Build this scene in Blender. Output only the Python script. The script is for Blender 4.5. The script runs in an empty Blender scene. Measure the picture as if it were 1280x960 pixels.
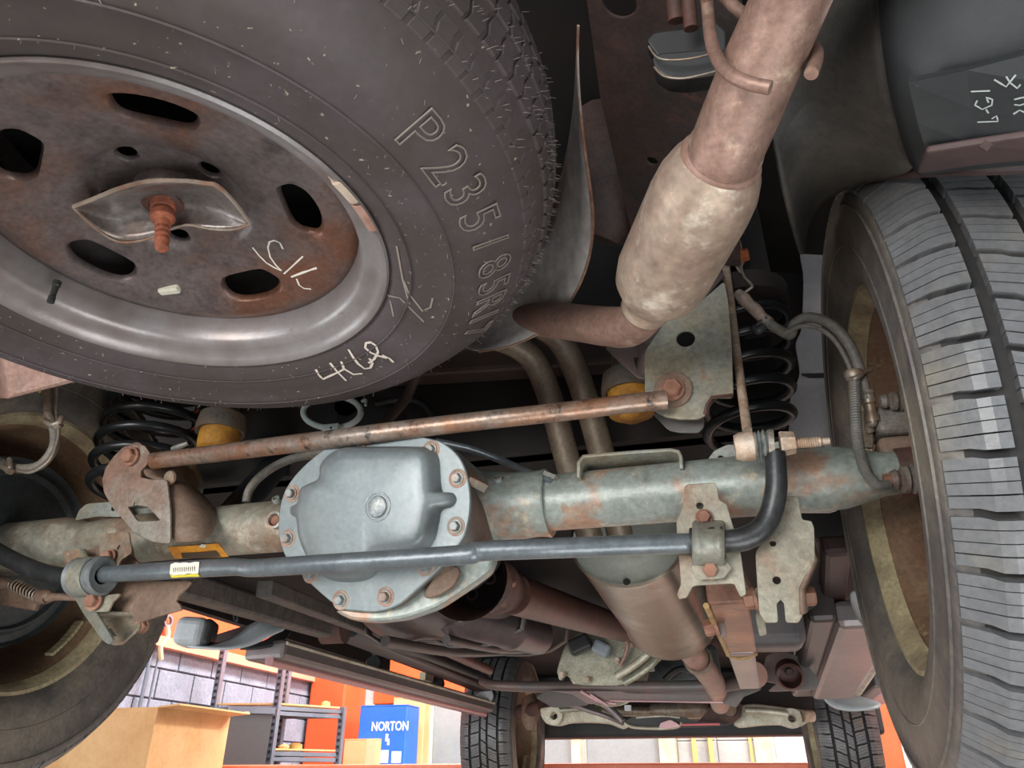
import bpy, bmesh, math, random
from math import sin, cos, pi, radians, sqrt, atan2
from mathutils import Vector, Matrix
from mathutils.bvhtree import BVHTree
random.seed(7)
sc = bpy.context.scene
COL = sc.collection
# ---------------------------------------------------------------- camera
FPX, PITCH, YAW = 930.0, radians(28.0), radians(15.0)
CAM = Vector((0, 0, 1.5))
cd = bpy.data.cameras.new('camera'); cam = bpy.data.objects.new('camera', cd); COL.objects.link(cam)
cd.sensor_width = 36; cd.lens = FPX / 1280 * 36; cd.clip_start = 0.02
cam.location = CAM; cam.rotation_euler = (pi / 2 + PITCH, 0, YAW)
sc.camera = cam
# ---------------------------------------------------------------- world, lights, exposure
wd = bpy.data.worlds.new('world'); sc.world = wd; wd.use_nodes = True
bg = wd.node_tree.nodes['Background']; bg.inputs[0].default_value = (0.80, 0.90, 1.0, 1); bg.inputs[1].default_value = 0.7
def area(name, loc, target, sx, sy, power, col=(1, 1, 1)):
    l = bpy.data.lights.new(name, 'AREA'); l.shape = 'RECTANGLE'; l.size = sx; l.size_y = sy; l.energy = power; l.color = col
    o = bpy.data.objects.new(name, l); COL.objects.link(o); o.location = loc
    o.rotation_euler = (Vector(target) - Vector(loc)).to_track_quat('-Z', 'Y').to_euler(); return o
area('daylight_door', (-1.7, -3.4, 1.8), (0.1, 1, 2.0), 3.6, 2.4, 130, (0.93, 0.97, 1.0))
area('work_light', (-0.9, -1.5, 1.5), (-0.2, 0.8, 2.1), 0.7, 0.5, 13, (1.0, 0.86, 0.76))
area('work_light_low', (0.5, 0.1, 0.5), (-0.2, 1.1, 1.9), 1.1, 0.7, 12, (0.94, 0.98, 1.0))
area('left_fill_light', (-3.6, 0.6, 1.3), (-1.0, 2.2, 1.9), 1.6, 1.2, 34, (0.95, 0.98, 1.0))  # added fill with no visible source, brightens the left running board
area('shop_light_one', (-2.2, 5.6, 4.1), (-2.2, 5.6, 0), 0.6, 3.0, 215, (1.0, 0.98, 0.95))
area('shop_light_two', (0.6, 5.6, 4.1), (0.6, 5.6, 0), 0.6, 3.0, 215, (1.0, 0.98, 0.95))
area('shop_light_three', (2.6, 3.0, 4.1), (2.2, 3.0, 0), 0.6, 3.0, 190, (1.0, 0.98, 0.95))
vs = sc.view_settings
vs.view_transform = 'Standard'; vs.look = 'None'; vs.gamma = 1; vs.use_curve_mapping = False; vs.exposure = 0.55

# ---------------------------------------------------------------- helpers: geometry
def D(px, py):
    x = px - 640; y = 480 - py
    f = cos(PITCH) * FPX - sin(PITCH) * y; u = sin(PITCH) * FPX + cos(PITCH) * y
    return Vector((x * cos(YAW) - f * sin(YAW), x * sin(YAW) + f * cos(YAW), u))
def W(px, py, Y):
    d = D(px, py); return CAM + d * (Y / d.y)
def WZ(px, py, z):
    d = D(px, py); return CAM + d * ((z - 1.5) / d.z)
def WX(px, py, x):
    d = D(px, py); return CAM + d * (x / d.x)
def frame(axis):
    z = Vector(axis).normalized(); x = z.cross(Vector((0, 0.13, 1)))
    if x.length < 1e-3: x = z.cross(Vector((1, 0, 0)))
    x.normalize(); return x, z.cross(x), z
class MB:
    def __init__(s): s.v = []; s.f = []
    def add(s, v, f):
        o = len(s.v); s.v += [Vector(p) for p in v]; s.f += [tuple(i + o for i in q) for q in f]; return s
    def box(s, a, b):
        x0, y0, z0 = a; x1, y1, z1 = b
        return s.add([(x0,y0,z0),(x1,y0,z0),(x1,y1,z0),(x0,y1,z0),(x0,y0,z1),(x1,y0,z1),(x1,y1,z1),(x0,y1,z1)],
                     [(0,3,2,1),(4,5,6,7),(0,1,5,4),(1,2,6,5),(2,3,7,6),(3,0,4,7)])
    def beam(s, p, q, w, h, up=(0,0,1)):
        p = Vector(p); q = Vector(q); z = (q - p).normalized(); x = z.cross(Vector(up)).normalized(); y = x.cross(z)
        v = [c + x * sx * w / 2 + y * sy * h / 2 for c in (p, q) for sx, sy in ((-1,-1),(1,-1),(1,1),(-1,1))]
        return s.add(v, [(0,1,2,3),(7,6,5,4),(0,4,5,1),(1,5,6,2),(2,6,7,3),(3,7,4,0)])
    def lathe(s, prof, o=(0,0,0), axis=(0,0,1), n=32, closed=False):
        o = Vector(o); X, Y, Z = frame(axis); m = len(prof); vs_ = []
        for i in range(n):
            t = 2 * pi * i / n; d = X * cos(t) + Y * sin(t)
            for h, r in prof: vs_.append(o + Z * h + d * r)
        fs = []
        for i in range(n):
            j = (i + 1) % n
            for k in range(m if closed else m - 1):
                k2 = (k + 1) % m
                fs.append((i * m + k, j * m + k, j * m + k2, i * m + k2))
        return s.add(vs_, fs)
    def cyl(s, p, q, r, r2=None, n=20):
        p = Vector(p); q = Vector(q); L = (q - p).length; r2 = r if r2 is None else r2
        return s.lathe([(0, 0.0), (0, r), (L, r2), (L, 0.0)], p, q - p, n)
    def tube(s, pts, rad, n=12, seg=6, cap=True):
        pts = [Vector(p) for p in pts]
        if not hasattr(rad, '__len__'): rad = [rad] * len(pts)
        P = []; R = []
        if len(pts) > 2 and seg > 1:
            for i in range(len(pts) - 1):
                a = pts[max(i-1,0)]; b = pts[i]; c = pts[i+1]; d = pts[min(i+2,len(pts)-1)]
                for k in range(seg):
                    t = k / seg
                    P.append(0.5 * ((2*b) + (c-a)*t + (2*a-5*b+4*c-d)*t*t + (3*b-a-3*c+d)*t**3)); R.append(rad[i]*(1-t)+rad[i+1]*t)
            P.append(pts[-1]); R.append(rad[-1])
        else: P = pts; R = list(rad)
        X = frame(P[1] - P[0])[0]; vv = []
        for i, p in enumerate(P):
            T = (P[min(i+1,len(P)-1)] - P[max(i-1,0)]).normalized()
            X = (X - T * X.dot(T)).normalized(); Yv = T.cross(X)
            for k in range(n):
                t = 2*pi*k/n; vv.append(p + (X*cos(t) + Yv*sin(t)) * R[i])
        ff = [(i*n+k, i*n+(k+1)%n, (i+1)*n+(k+1)%n, (i+1)*n+k) for i in range(len(P)-1) for k in range(n)]
        if cap: ff += [tuple(range(n-1,-1,-1)), tuple((len(P)-1)*n+k for k in range(n))]
        return s.add(vv, ff)
    def grid(s, rows):
        m = len(rows[0]); v = [p for r in rows for p in r]
        return s.add(v, [(i*m+k, i*m+k+1, (i+1)*m+k+1, (i+1)*m+k) for i in range(len(rows)-1) for k in range(m-1)])
    def hexbolt(s, p, axis, r=0.008, h=0.006, washer=1.35):
        p = Vector(p); a = Vector(axis).normalized()
        s.lathe([(0,0.0),(0,r*washer),(h*.3,r*washer),(h*.35,0.0)], p, a, 20)
        return s.lathe([(h*.3,0.0),(h*.3,r),(h*1.0,r),(h*1.2,r*.86),(h*1.2,0.0)], p, a, 6)
def finish(name, mesh, mat, parent, smooth=None):
    o = bpy.data.objects.new(name, mesh); COL.objects.link(o)
    if mat: mesh.materials.clear(); mesh.materials.append(mat)
    if smooth is not None:
        for p in mesh.polygons: p.use_smooth = True
        try: mesh.set_sharp_from_angle(angle=radians(smooth))
        except Exception: pass
    if parent is not None:
        o.parent = parent; o.matrix_parent_inverse = world_of(parent).inverted()
    return o
def world_of(o):
    m = Matrix.LocRotScale(o.location, o.rotation_euler, o.scale)
    if o.parent: m = world_of(o.parent) @ o.matrix_parent_inverse @ m
    return m
def build(name, mb, mat, parent=None, smooth=35, local=False, weld=True):
    me = bpy.data.meshes.new(name); me.from_pydata([tuple(v) for v in mb.v], [], mb.f)
    bm = bmesh.new(); bm.from_mesh(me)
    if weld: bmesh.ops.remove_doubles(bm, verts=bm.verts, dist=1e-6)
    bmesh.ops.dissolve_degenerate(bm, edges=bm.edges, dist=1e-7)
    bmesh.ops.recalc_face_normals(bm, faces=bm.faces); bm.to_mesh(me); bm.free()
    o = finish(name, me, mat, parent, smooth)
    if local: o.matrix_parent_inverse = Matrix()
    return o
def solid(o, t, bev=0.0, sub=0):
    if sub:
        m = o.modifiers.new('sub', 'SUBSURF'); m.levels = sub; m.render_levels = sub
    m = o.modifiers.new('solid', 'SOLIDIFY'); m.thickness = t; m.offset = 0
    if bev:
        m = o.modifiers.new('bevel', 'BEVEL'); m.width = bev; m.segments = 2; m.limit_method = 'ANGLE'; m.angle_limit = radians(40)
    return o
def bevel(o, w, seg=2):
    m = o.modifiers.new('bevel', 'BEVEL'); m.width = w; m.segments = seg; m.limit_method = 'ANGLE'; m.angle_limit = radians(35); return o
def round_poly(pts, r=0.35, n=3):
    out = []; N = len(pts)
    for i in range(N):
        a = Vector(pts[i-1]); b = Vector(pts[i]); c = Vector(pts[(i+1) % N])
        p = b + (a-b)*r*0.5; q = b + (c-b)*r*0.5
        for k in range(n+1):
            t = k/n; out.append(p*(1-t)**2 + b*2*t*(1-t) + q*t*t)
    return out
def plate(name, pix, Y, thick, mat, parent, holes=(), bev=0.0008, n=(0,-1,0), rnd=0.3, fwd=True, pts3=None):
    """pixel outline laid on a real plane through depth Y, pushed to a real thickness; holes = (px,py,radius m) or pixel outlines"""
    N = Vector(n).normalized()
    if pts3 is None:
        c = W(sum(p[0] for p in pix)/len(pix), sum(p[1] for p in pix)/len(pix), Y)
        def on(p):
            d = D(*p); return CAM + d * ((c - CAM).dot(N) / d.dot(N))
        P = [on(p) for p in pix]
    else:
        P = [Vector(p) for p in pts3]; c = sum(P, Vector())/len(P)
    X, Yv, Z = frame(N)
    cu = bpy.data.curves.new(name, 'CURVE'); cu.dimensions = '2D'; cu.fill_mode = 'BOTH'
    def spl(pp):
        s = cu.splines.new('POLY'); s.points.add(len(pp)-1); s.use_cyclic_u = True
        for i, q in enumerate(pp): s.points[i].co = (q[0], q[1], 0, 1)
    to2 = lambda p: ((p-c).dot(X), (p-c).dot(Yv))
    pp = [to2(p) for p in P]
    if rnd: pp = [(v.x, v.y) for v in round_poly([Vector((a, b, 0)) for a, b in pp], rnd)]
    spl(pp)
    for h in holes:
        if len(h) == 3 and not hasattr(h[0], '__len__'):
            q = to2(on(h[:2])); spl([(q[0]+h[2]*cos(2*pi*k/20), q[1]+h[2]*sin(2*pi*k/20)) for k in range(20)])
        else:
            q = [to2(on(p)) for p in h]; spl([(v.x, v.y) for v in round_poly([Vector((a, b, 0)) for a, b in q], .35)])
    cu.extrude = thick/2 - bev; cu.bevel_depth = bev; cu.bevel_resolution = 1
    t = bpy.data.objects.new('tmp', cu); COL.objects.link(t)
    me = bpy.data.meshes.new_from_object(t.evaluated_get(bpy.context.evaluated_depsgraph_get()))
    bpy.data.objects.remove(t); bpy.data.curves.remove(cu)
    M = Matrix.Translation(c - N*thick/2) @ Matrix((X, Yv, Z)).transposed().to_4x4()
    me.transform(M); me.name = name
    return finish(name, me, mat, parent, 30)
def thing(name, label, cat, loc=(0,0,0), group=None):
    o = bpy.data.objects.new(name, None); COL.objects.link(o); o.empty_display_size = 0.05
    o.location = loc; o['label'] = label; o['category'] = cat
    if group: o['group'] = group
    return o
def tag(o, label, cat, group=None):
    o['label'] = label; o['category'] = cat
    if group: o['group'] = group
    return o
def struct(name, mb, mat, parent=None, smooth=None):
    o = build(name, mb, mat, parent, smooth)
    if parent is None: o['kind'] = 'structure'
    return o
def copy_tree(o, parent=None):
    c = o.copy(); COL.objects.link(c)
    if parent is not None: c.parent = parent
    for ch in list(o.children): copy_tree(ch, c)
    return c
# ---------------------------------------------------------------- helpers: materials
def lin(h):
    h = h.lstrip('#'); o = []
    for i in (0, 2, 4):
        c = int(h[i:i+2], 16)/255; o.append(c/12.92 if c <= .04045 else ((c+.055)/1.055)**2.4)
    return (*o, 1)
_M = {}
def mat(name, base, second=None, amt=0.5, scale=14, rough=0.6, metal=0.0, bump=0.25, third=None, amt3=0.35, fine=160, speck=None, spamt=0.62, soft=0.10, cont=None):
    cont = (.42 if (metal > 0 or second) and bump > .2 else .14) if cont is None else cont
    if name in _M: return _M[name]
    m = bpy.data.materials.new(name); m.use_nodes = True; nt = m.node_tree; N = nt.nodes; L = nt.links
    b = N['Principled BSDF']; tc = N.new('ShaderNodeTexCoord')
    def noise(s, det=6, r=0.6):
        n = N.new('ShaderNodeTexNoise'); n.inputs['Scale'].default_value = s; n.inputs['Detail'].default_value = det; n.inputs['Roughness'].default_value = r
        L.new(tc.outputs['Object'], n.inputs['Vector']); return n.outputs['Fac']
    def ramp(src, lo, hi):
        r = N.new('ShaderNodeMapRange'); r.inputs['From Min'].default_value = lo; r.inputs['From Max'].default_value = hi
        L.new(src, r.inputs['Value']); return r.outputs['Result']
    def mix(f, a, c):
        x = N.new('ShaderNodeMix'); x.data_type = 'RGBA'
        L.new(f, x.inputs['Factor'])
        for s, v in ((x.inputs['A'], a), (x.inputs['B'], c)):
            if isinstance(v, tuple): s.default_value = v
            else: L.new(v, s)
        return x.outputs['Result']
    c = lin(base)
    if second:
        t = 0.5 + (0.5-amt)*0.45
        c = mix(ramp(noise(scale), t-soft, t+soft), c, lin(second))
    if third:
        t = 0.5 + (0.5-amt3)*0.45
        c = mix(ramp(noise(scale*2.7, 8, .7), t-0.04, t+0.08), c, lin(third))
    if speck: c = mix(ramp(noise(fine*1.4, 2, .5), spamt, spamt+0.05), c, lin(speck))
    nf = noise(fine, 4); nm = noise(fine*.22, 6, .7)
    ad_ = N.new('ShaderNodeMath'); ad_.operation = 'ADD'; L.new(nf, ad_.inputs[0]); L.new(nm, ad_.inputs[1])
    hf_ = N.new('ShaderNodeMath'); hf_.operation = 'MULTIPLY'; hf_.inputs[1].default_value = .5; L.new(ad_.outputs[0], hf_.inputs[0]); nf = hf_.outputs[0]
    hs = N.new('ShaderNodeHueSaturation'); L.new(ramp(nf, 0.2, 0.8), hs.inputs['Value'])
    v = N.new('ShaderNodeMapRange'); v.inputs['From Min'].default_value = .3; v.inputs['From Max'].default_value = .7; v.inputs['To Min'].default_value = 1-cont; v.inputs['To Max'].default_value = 1+cont
    L.new(nf, v.inputs['Value']); L.new(v.outputs['Result'], hs.inputs['Value'])
    if isinstance(c, tuple): hs.inputs['Color'].default_value = c
    else: L.new(c, hs.inputs['Color'])
    L.new(hs.outputs['Color'], b.inputs['Base Color'])
    b.inputs['Roughness'].default_value = rough; b.inputs['Metallic'].default_value = metal
    if bump:
        bp = N.new('ShaderNodeBump'); bp.inputs['Strength'].default_value = bump; bp.inputs['Distance'].default_value = 0.002
        L.new(nf, bp.inputs['Height']); L.new(bp.outputs['Normal'], b.inputs['Normal'])
    _M[name] = m; return m
RUBBER = mat('spare_rubber', '#443d3b', '#50474a', .4, 9, .62, 0, .2, speck='#a39686', spamt=.70, fine=120)
RUBLET = mat('raised_lettering', '#7a7069', rough=.6, bump=0)
TYRE = mat('road_tyre_rubber', '#56524f', '#6e675c', .45, 12, .48, 0, .25)
TREAD = mat('tread_rubber', '#616263', '#6f6a5e', .22, 10, .36, 0, .3, cont=.25)
TYREDARK = mat('dark_tyre_rubber', '#34312f', '#4a433c', .4, 8, .6, 0, .2)
RIMS = mat('spare_rim_steel', '#6f6664', '#75503f', .4, 7, .42, .35, .25, third='#544d4f', amt3=.25)
RIMB = mat('spare_rim_barrel', '#938f8f', '#7e736f', .4, 10, .36, .4, .2, third='#7b5e52', amt3=.12)
RIMR = mat('rusty_barrel', '#8a7058', '#6c503e', .45, 9, .55, .15, .35, third='#a8966f', amt3=.2)
RIMLIP = mat('dusty_rim_lip', '#b5a985', '#94866a', .5, 14, .6, .1, .3)
AXLE = mat('axle_paint', '#8a918a', '#997b66', .36, 12, .42, .2, .5, third='#b5aa90', amt3=.26, fine=110, soft=.05)
AXLEL = mat('axle_left_paint', '#8a8a7c', '#86705c', .45, 9, .55, .2, .8, third='#a8a292', amt3=.35, fine=90)
COVER = mat('cover_paint', '#6a7375', '#7b8281', .5, 5, .38, .3, .15, third='#8b8f8b', amt3=.12, cont=.16)
HOUSING = mat('housing_cast', '#6f7471', '#5f4c42', .45, 8, .6, .15, .5)
RUST = mat('rust_bolt', '#926b57', '#784f3e', .5, 40, .75, 0, .5)
RUSTD = mat('rust_dark', '#5b3a30', '#40302c', .5, 9, .7, 0, .4)
RUSTF = mat('frame_rust', '#4d3a34', '#3a3331', .5, 6, .65, 0, .4, third='#6b4335', amt3=.15)
BRK = mat('bracket_steel', '#868171', '#7f6550', .52, 12, .5, .2, .5, third='#a19a85', amt3=.25)
BRKR = mat('bracket_grey', '#81847c', '#88806c', .45, 11, .5, .25, .5, third='#8d6a55', amt3=.18)
BRKB = mat('bracket_brown', '#7b6656', '#675142', .5, 9, .65, .05, .5)
ROD = mat('track_bar_steel', '#92857a', '#92694f', .5, 14, .36, .5, .4, third='#37332f', amt3=.3)
SWAY = mat('sway_bar_paint', '#62696c', '#6f7679', .45, 20, .34, .4, .35, cont=.22)
SWAYD = mat('sway_bar_dark', '#2b2c2d', '#393a3a', .5, 20, .35, .2, .3)
EXH = mat('exhaust_aluminised', '#a28a7b', '#a89684', .5, 9, .48, .4, .4, third='#cdc3b2', amt3=.3, fine=90)
EXHP = mat('exhaust_pipe', '#98786b', '#8a6f62', .5, 8, .5, .35, .35, third='#b09a86', amt3=.22)
EXHD = mat('exhaust_dull_pipe', '#6d5d50', '#7c7160', .5, 9, .5, .35, .3)
MUF = mat('muffler_steel', '#7d6f60', '#a09a8e', .4, 4, .3, .65, .15, third='#77827f', amt3=.15)
MUFC = mat('muffler_cap', '#b4bab0', '#8c8474', .35, 9, .35, .35, .2)
SHIELD = mat('shield_steel', '#a39e9a', '#b9b4b0', .5, 12, .45, .2, .3, fine=60)
SHEDGE = mat('shield_edge_rust', '#a98975', '#8a6450', .5, 30, .7, .1, .3)
BLACKP = mat('black_plastic', '#262728', '#303030', .5, 6, .5, 0, .15)
LINER = mat('liner_plastic', '#2f2d2a', '#403b35', .5, 7, .7, 0, .3)
COVERP = mat('cover_plastic', '#292c2e', '#303334', .5, 6, .5, 0, .15, speck='#8d8d88', spamt=.76)
MAROON = mat('maroon_flange', '#3d2f30', '#4c3c3a', .5, 9, .5, 0, .2)
FLOORP = mat('floor_pan_paint', '#191716', '#241b17', .5, 4, .75, 0, .2)
SPRING = mat('spring_paint', '#15181a', '#202325', .5, 14, .32, .1, .1)
YELLOW = mat('bump_stop_foam', '#b5812f', '#8f5f26', .4, 16, .65, 0, .4)
GREYCUP = mat('cup_metal', '#5e5a52', '#6b5a48', .5, 16, .6, .1, .3)
HOSE = mat('rubber_hose', '#6e6b66', '#7d766b', .5, 20, .55, 0, .3)
HOSED = mat('dark_hose', '#343536', rough=.5, bump=.2)
FIT = mat('fitting_metal', '#9a9388', '#8d7a66', .5, 30, .45, .5, .4)
NUT = mat('pale_nut', '#bfae9c', '#a88d76', .5, 30, .55, .2, .4)
CAST = mat('caliper_cast', '#77736b', '#5e4c40', .45, 14, .6, .2, 1.0, fine=220)
DRUM = mat('backing_plate', '#4d5252', '#3e4142', .5, 6, .5, .25, .3)
SHAFT = mat('driveshaft_rust', '#4c302a', '#57382f', .5, 7, .5, .1, .25)
TANK = mat('tank_plastic', '#37312f', '#453b37', .5, 4, .42, 0, .15)
ALU = mat('cast_aluminium', '#8c8a78', '#a09e8d', .5, 14, .45, .5, .5)
ALUB = mat('bright_aluminium', '#bdb8a6', '#a8a08c', .5, 14, .45, .3, .3)
XMEM = mat('crossmember_paint', '#5c5a57', '#6e5a54', .45, 6, .45, .3, .2)
GOLD = mat('dried_wax', '#a08455', '#86683f', .5, 40, .6, 0, .3)
ARM = mat('arm_steel', '#6b5a50', '#6d4734', .5, 8, .5, .2, .4, third='#8f8478', amt3=.2)
ARMD = mat('arm_dark', '#3f3d3a', '#56504a', .5, 30, .6, .1, .6)
STEP = mat('step_metal', '#7b7574', '#8b8180', .5, 3, .42, .6, .1)
STEPD = mat('step_dark', '#393331', '#443a38', .5, 3, .4, .3, .1)
STEPG = mat('step_bracket_grey', '#a9aeb0', '#b6babb', .5, 5, .5, .1, .1)
BLOCK = mat('wall_block', '#8d93a3', '#7d8391', .5, 3, .8, 0, .3, fine=60)
MORTAR = mat('wall_mortar', '#5e636e', rough=.9, bump=.2)
ORANGE = mat('orange_paint', '#ee5a2c', '#e5623a', .4, 2, .5, 0, .05)
ORANGEL = mat('orange_beam_paint', '#f08a6c', '#ea7a5c', .4, 2, .5, 0, .05)
WALLG = mat('grey_panel', '#8f9394', '#83888a', .5, 2, .7, 0, .05)
WALLW = mat('pale_wall', '#c9ccca', '#b9bcbb', .5, 2, .8, 0, .05)
CONC = mat('concrete_floor', '#8d8983', '#7a7671', .5, 1.5, .6, 0, .2)
CEIL = mat('ceiling_paint', '#c8c8c6', rough=.9, bump=0)
CARD = mat('cardboard', '#d6b07e', '#cba06c', .5, 4, .8, 0, .1)
TAPE = mat('parcel_tape', '#d8bd95', rough=.4, bump=0)
BLUE = mat('blue_print', '#2366bf', '#2a6cc6', .5, 3, .5, 0, 0)
WHITE = mat('white_print', '#e8e8e8', rough=.6, bump=0)
REDP = mat('red_print', '#cf6a6e', rough=.6, bump=0)
CHALK = mat('chalk', '#cfc3b6', rough=.9, bump=0)
SHELF = mat('shelf_steel', '#6d7480', '#7c8390', .5, 4, .4, .4, .05)
SHELFD = mat('shelf_holes', '#22252b', rough=.8, bump=0)
BINP = mat('dark_bin_plastic', '#4a4d50', rough=.5, bump=0)
YEL = mat('yellow_pipe_paint', '#d9b56a', rough=.5, bump=0)
CREAM = mat('cream_post', '#d7cdb2', '#c9b98f', .5, 6, .6, 0, .1)
STICKY = mat('orange_sticker', '#e09a2c', '#b5702c', .35, 30, .55, 0, .1)
STICKB = mat('sticker_print', '#4a3a2a', rough=.6, bump=0)
STICKW = mat('label_paper', '#d8d6c4', rough=.6, bump=0)
LEMON = mat('label_yellow', '#d8c83c', rough=.6, bump=0)
PINK = mat('pink_reflector_paint', '#c9a0a2', '#b38c8e', .5, 4, .4, .2, .05)
GUARD = mat('white_ring_plastic', '#d5e0dc', '#bccbc6', .5, 20, .5, 0, .2)
BLACK = mat('plain_black', '#141312', rough=.8, bump=0)  # plain black for small holes and the disc behind the spare rim

# ================================================================ ROOM (structure)
struct('floor', MB().box((-4.2, -6, -0.1), (6, 8.0, 0)), CONC)
struct('ceiling', MB().box((-4.2, -2.0, 4.3), (6, 8.0, 4.4)), CEIL)
LX = -3.9; FY = 7.4
wl = struct('wall_left', MB().box((LX-0.2, -6, 0), (LX, FY, 4.3)), MORTAR)
bh, bw = 0.2, 0.4
blk = MB().box((0, -bw/2+.006, .006), (0.014, bw/2-.006, bh-.006)); me0 = None; cnt = 0
for r in range(7, 17):
    for c in range(-1, 11):
        y = 3.4 + c*bw + (bw/2 if r % 2 else 0)
        if y + bw/2 > FY: continue
        if me0 is None:
            b0 = build('concrete_block', blk, BLOCK, wl, None); bevel(b0, .004, 1); me0 = b0.data; o = b0
        else:
            o = b0.copy(); COL.objects.link(o)
        o.location = (LX, y, r*bh + .0)
wf = struct('wall_far', MB().box((LX-0.2, FY, 0), (6, FY+0.2, 4.3)), WALLW)
wr = struct('wall_right', MB().box((6, -6, 0), (6.2, FY, 4.3)), WALLW)
# far wall cladding: orange upper band, grey panels, posts (all parts of the far wall)
def wpart(name, x0, x1, z0, z1, t, m): return bevel(build(name, MB().box((x0, FY-t, z0), (x1, FY+.01, z1)), m, wf, None), .006, 1)
wpart('painted_band', -3.4, 1.9, 2.16, 3.4, .03, ORANGE)
wpart('wall_panel', -3.38, -2.95, 0, 2.16, .02, mat('blue_grey_panel', '#5d6880', '#74706a', .5, 1.2, .7, 0, 0))
wpart('wall_panel', -2.76, -2.0, 0, 2.13, .02, WALLG); wpart('wall_panel', -1.98, -1.40, 0, 2.14, .02, WALLG)
wpart('wall_panel', -1.28, -.62, 0, 2.14, .02, WALLG)
for r in range(6, 10):
    for c in range(2):
        wpart('wall_block', -.48+c*.34+.004, -.15+c*.34, r*.2+.2, r*.2+.396, .02, mat('pale_block', '#a9acaa', '#9c9f9e', .5, 3, .8, 0, .1))
wpart('wall_panel', .34, 1.7, 0, 2.16, .02, mat('white_panel', '#d5d9d8', '#c8cccb', .5, 2, .7, 0, 0))
for x, w, m in ((-3.41, .05, CREAM), (-2.83, .07, CREAM), (-1.37, .08, CREAM), (-.56, .14, CREAM), (.24, .14, CREAM)):
    wpart('wall_post', x-w/2, x+w/2, 0, 2.16, .09, m)
for x, r, m in ((-.33, .02, YEL), (-.19, .02, YEL), (.14, .012, YEL)):
    o = build('wall_pipe', MB().cyl((x, FY-.08, 0.0), (x, FY-.08, 2.2), r), m, wf)
o = build('orange_wall_panel', MB().box((LX, -1.0, 2.40), (LX+.05, FY, 4.3)), ORANGE, wl, None)
build('wall_rail', MB().box((LX, 3.0, 2.33), (LX+.09, FY, 2.40)), mat('pale_orange', '#f09a80', rough=.4, bump=0), wl, None)
col = struct('trim_1', MB().box((LX+.05, FY-.5, 0), (LX+.42, FY-.03, 4.3)), ORANGE); bevel(col, .02)
cdt = struct('trim_2', MB().tube([(LX+.06, 4.62, 0), (LX+.06, 4.62, 2.3)], .012, 8, 1).tube([(LX+.06, 4.70, 0), (LX+.06, 4.70, 2.3)], .008, 8, 1), SHELF, None, 40)

# ================================================================ SHOP THINGS behind the vehicle
# orange lift cross beam low across the picture
t = thing('lift_cross_beam', 'long salmon orange steel beam along the bottom edge of the view', 'beam', (-1.2, 4.5, 0))
bevel(build('beam', MB().box((-4.3+.45, 4.42, 1.44), (0.35, 4.56, 1.578)), ORANGEL, t, None), .01)
for x in (-3.7, .25): build('column', MB().box((x-.05, 4.44, 0), (x+.05, 4.54, 1.44)), ORANGE, t, None)
# rack that carries the boxes
t = thing('storage_rack', 'grey steel rack top under the blue and brown boxes', 'rack', (-2.6, 7.0, 0))
build('rack_top', MB().box((-3.4, 6.68, 1.56), (-2.0, 7.28, 1.60)), SHELF, t, None)
for x in (-3.36, -2.04):
    for y in (6.72, 7.24): build('post', MB().box((x-.03, y-.03, 0), (x+.03, y+.03, 1.56)), SHELF, t, None)
def carton(name, label, x0, x1, y0, y1, z0, z1, m, cat='box', tape=True, tapex=.68):
    t = thing(name, label, cat, ((x0+x1)/2, (y0+y1)/2, z0))
    bevel(build('box_body', MB().box((x0, y0, z0), (x1, y1, z1-.01)), m, t, None), .006, 1)
    for s in (0, 1):
        ym = (y0+y1)/2
        a, b = ((y0, ym-.003), (ym+.003, y1))[s]
        build('flap', MB().box((x0, a, z1-.01), (x1, b, z1)), m, t, None)
    if tape: build('tape', MB().box((x0+(x1-x0)*tapex, y0-.0015, z0), (x0+(x1-x0)*min(tapex+.3, 1), y0, z1)), TAPE, t, None)
    return t
bx = carton('blue_box', 'tall blue printed box with white lettering on the rack', -3.26, -2.80, 6.80, 7.10, 1.6, 2.10, BLUE, tape=False)
def text(name, s, size, mat_, parent, M, ext=.0006, outline=0):
    cu = bpy.data.curves.new(name, 'FONT'); cu.body = s; cu.size = size; cu.align_x = 'CENTER'; cu.align_y = 'CENTER'
    cu.resolution_u = 3
    if outline: cu.fill_mode = 'NONE'; cu.bevel_depth = outline; cu.bevel_resolution = 1
    else: cu.extrude = ext; cu.offset = size*.02
    t = bpy.data.objects.new('tmp', cu); COL.objects.link(t)
    me = bpy.data.meshes.new_from_object(t.evaluated_get(bpy.context.evaluated_depsgraph_get()))
    bpy.data.objects.remove(t); bpy.data.curves.remove(cu); me.transform(M); me.name = name
    return finish(name, me, mat_, parent, 40)
RX = Matrix.Rotation(pi/2, 4, 'X')
text('printed_lettering', 'NORTON', .105, WHITE, bx, Matrix.Translation((-2.955, 6.799, 1.92)) @ RX @ Matrix.Scale(.78, 4, (1,0,0)))
build('printed_logo', MB().box((-2.99, 6.797, 1.80), (-2.965, 6.799, 1.86)).box((-2.97, 6.797, 1.77), (-2.95, 6.799, 1.82)), WHITE, bx, None)
build('printed_label', MB().box((-3.04, 6.797, 1.63), (-2.95, 6.799, 1.73)), WHITE, bx, None)
build('printed_label', MB().box((-2.92, 6.797, 1.63), (-2.83, 6.799, 1.72)), WHITE, bx, None)
carton('cardboard_box', 'small brown cardboard box taped at right, in front of the blue box', -3.34, -3.02, 6.70, 6.79, 1.6, 1.82, CARD)
t = carton('tall_cardboard_box', 'brown cardboard box standing behind the blue box', -3.08, -2.76, 7.13, 7.27, 1.6, 2.19, CARD, tape=False)
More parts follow.
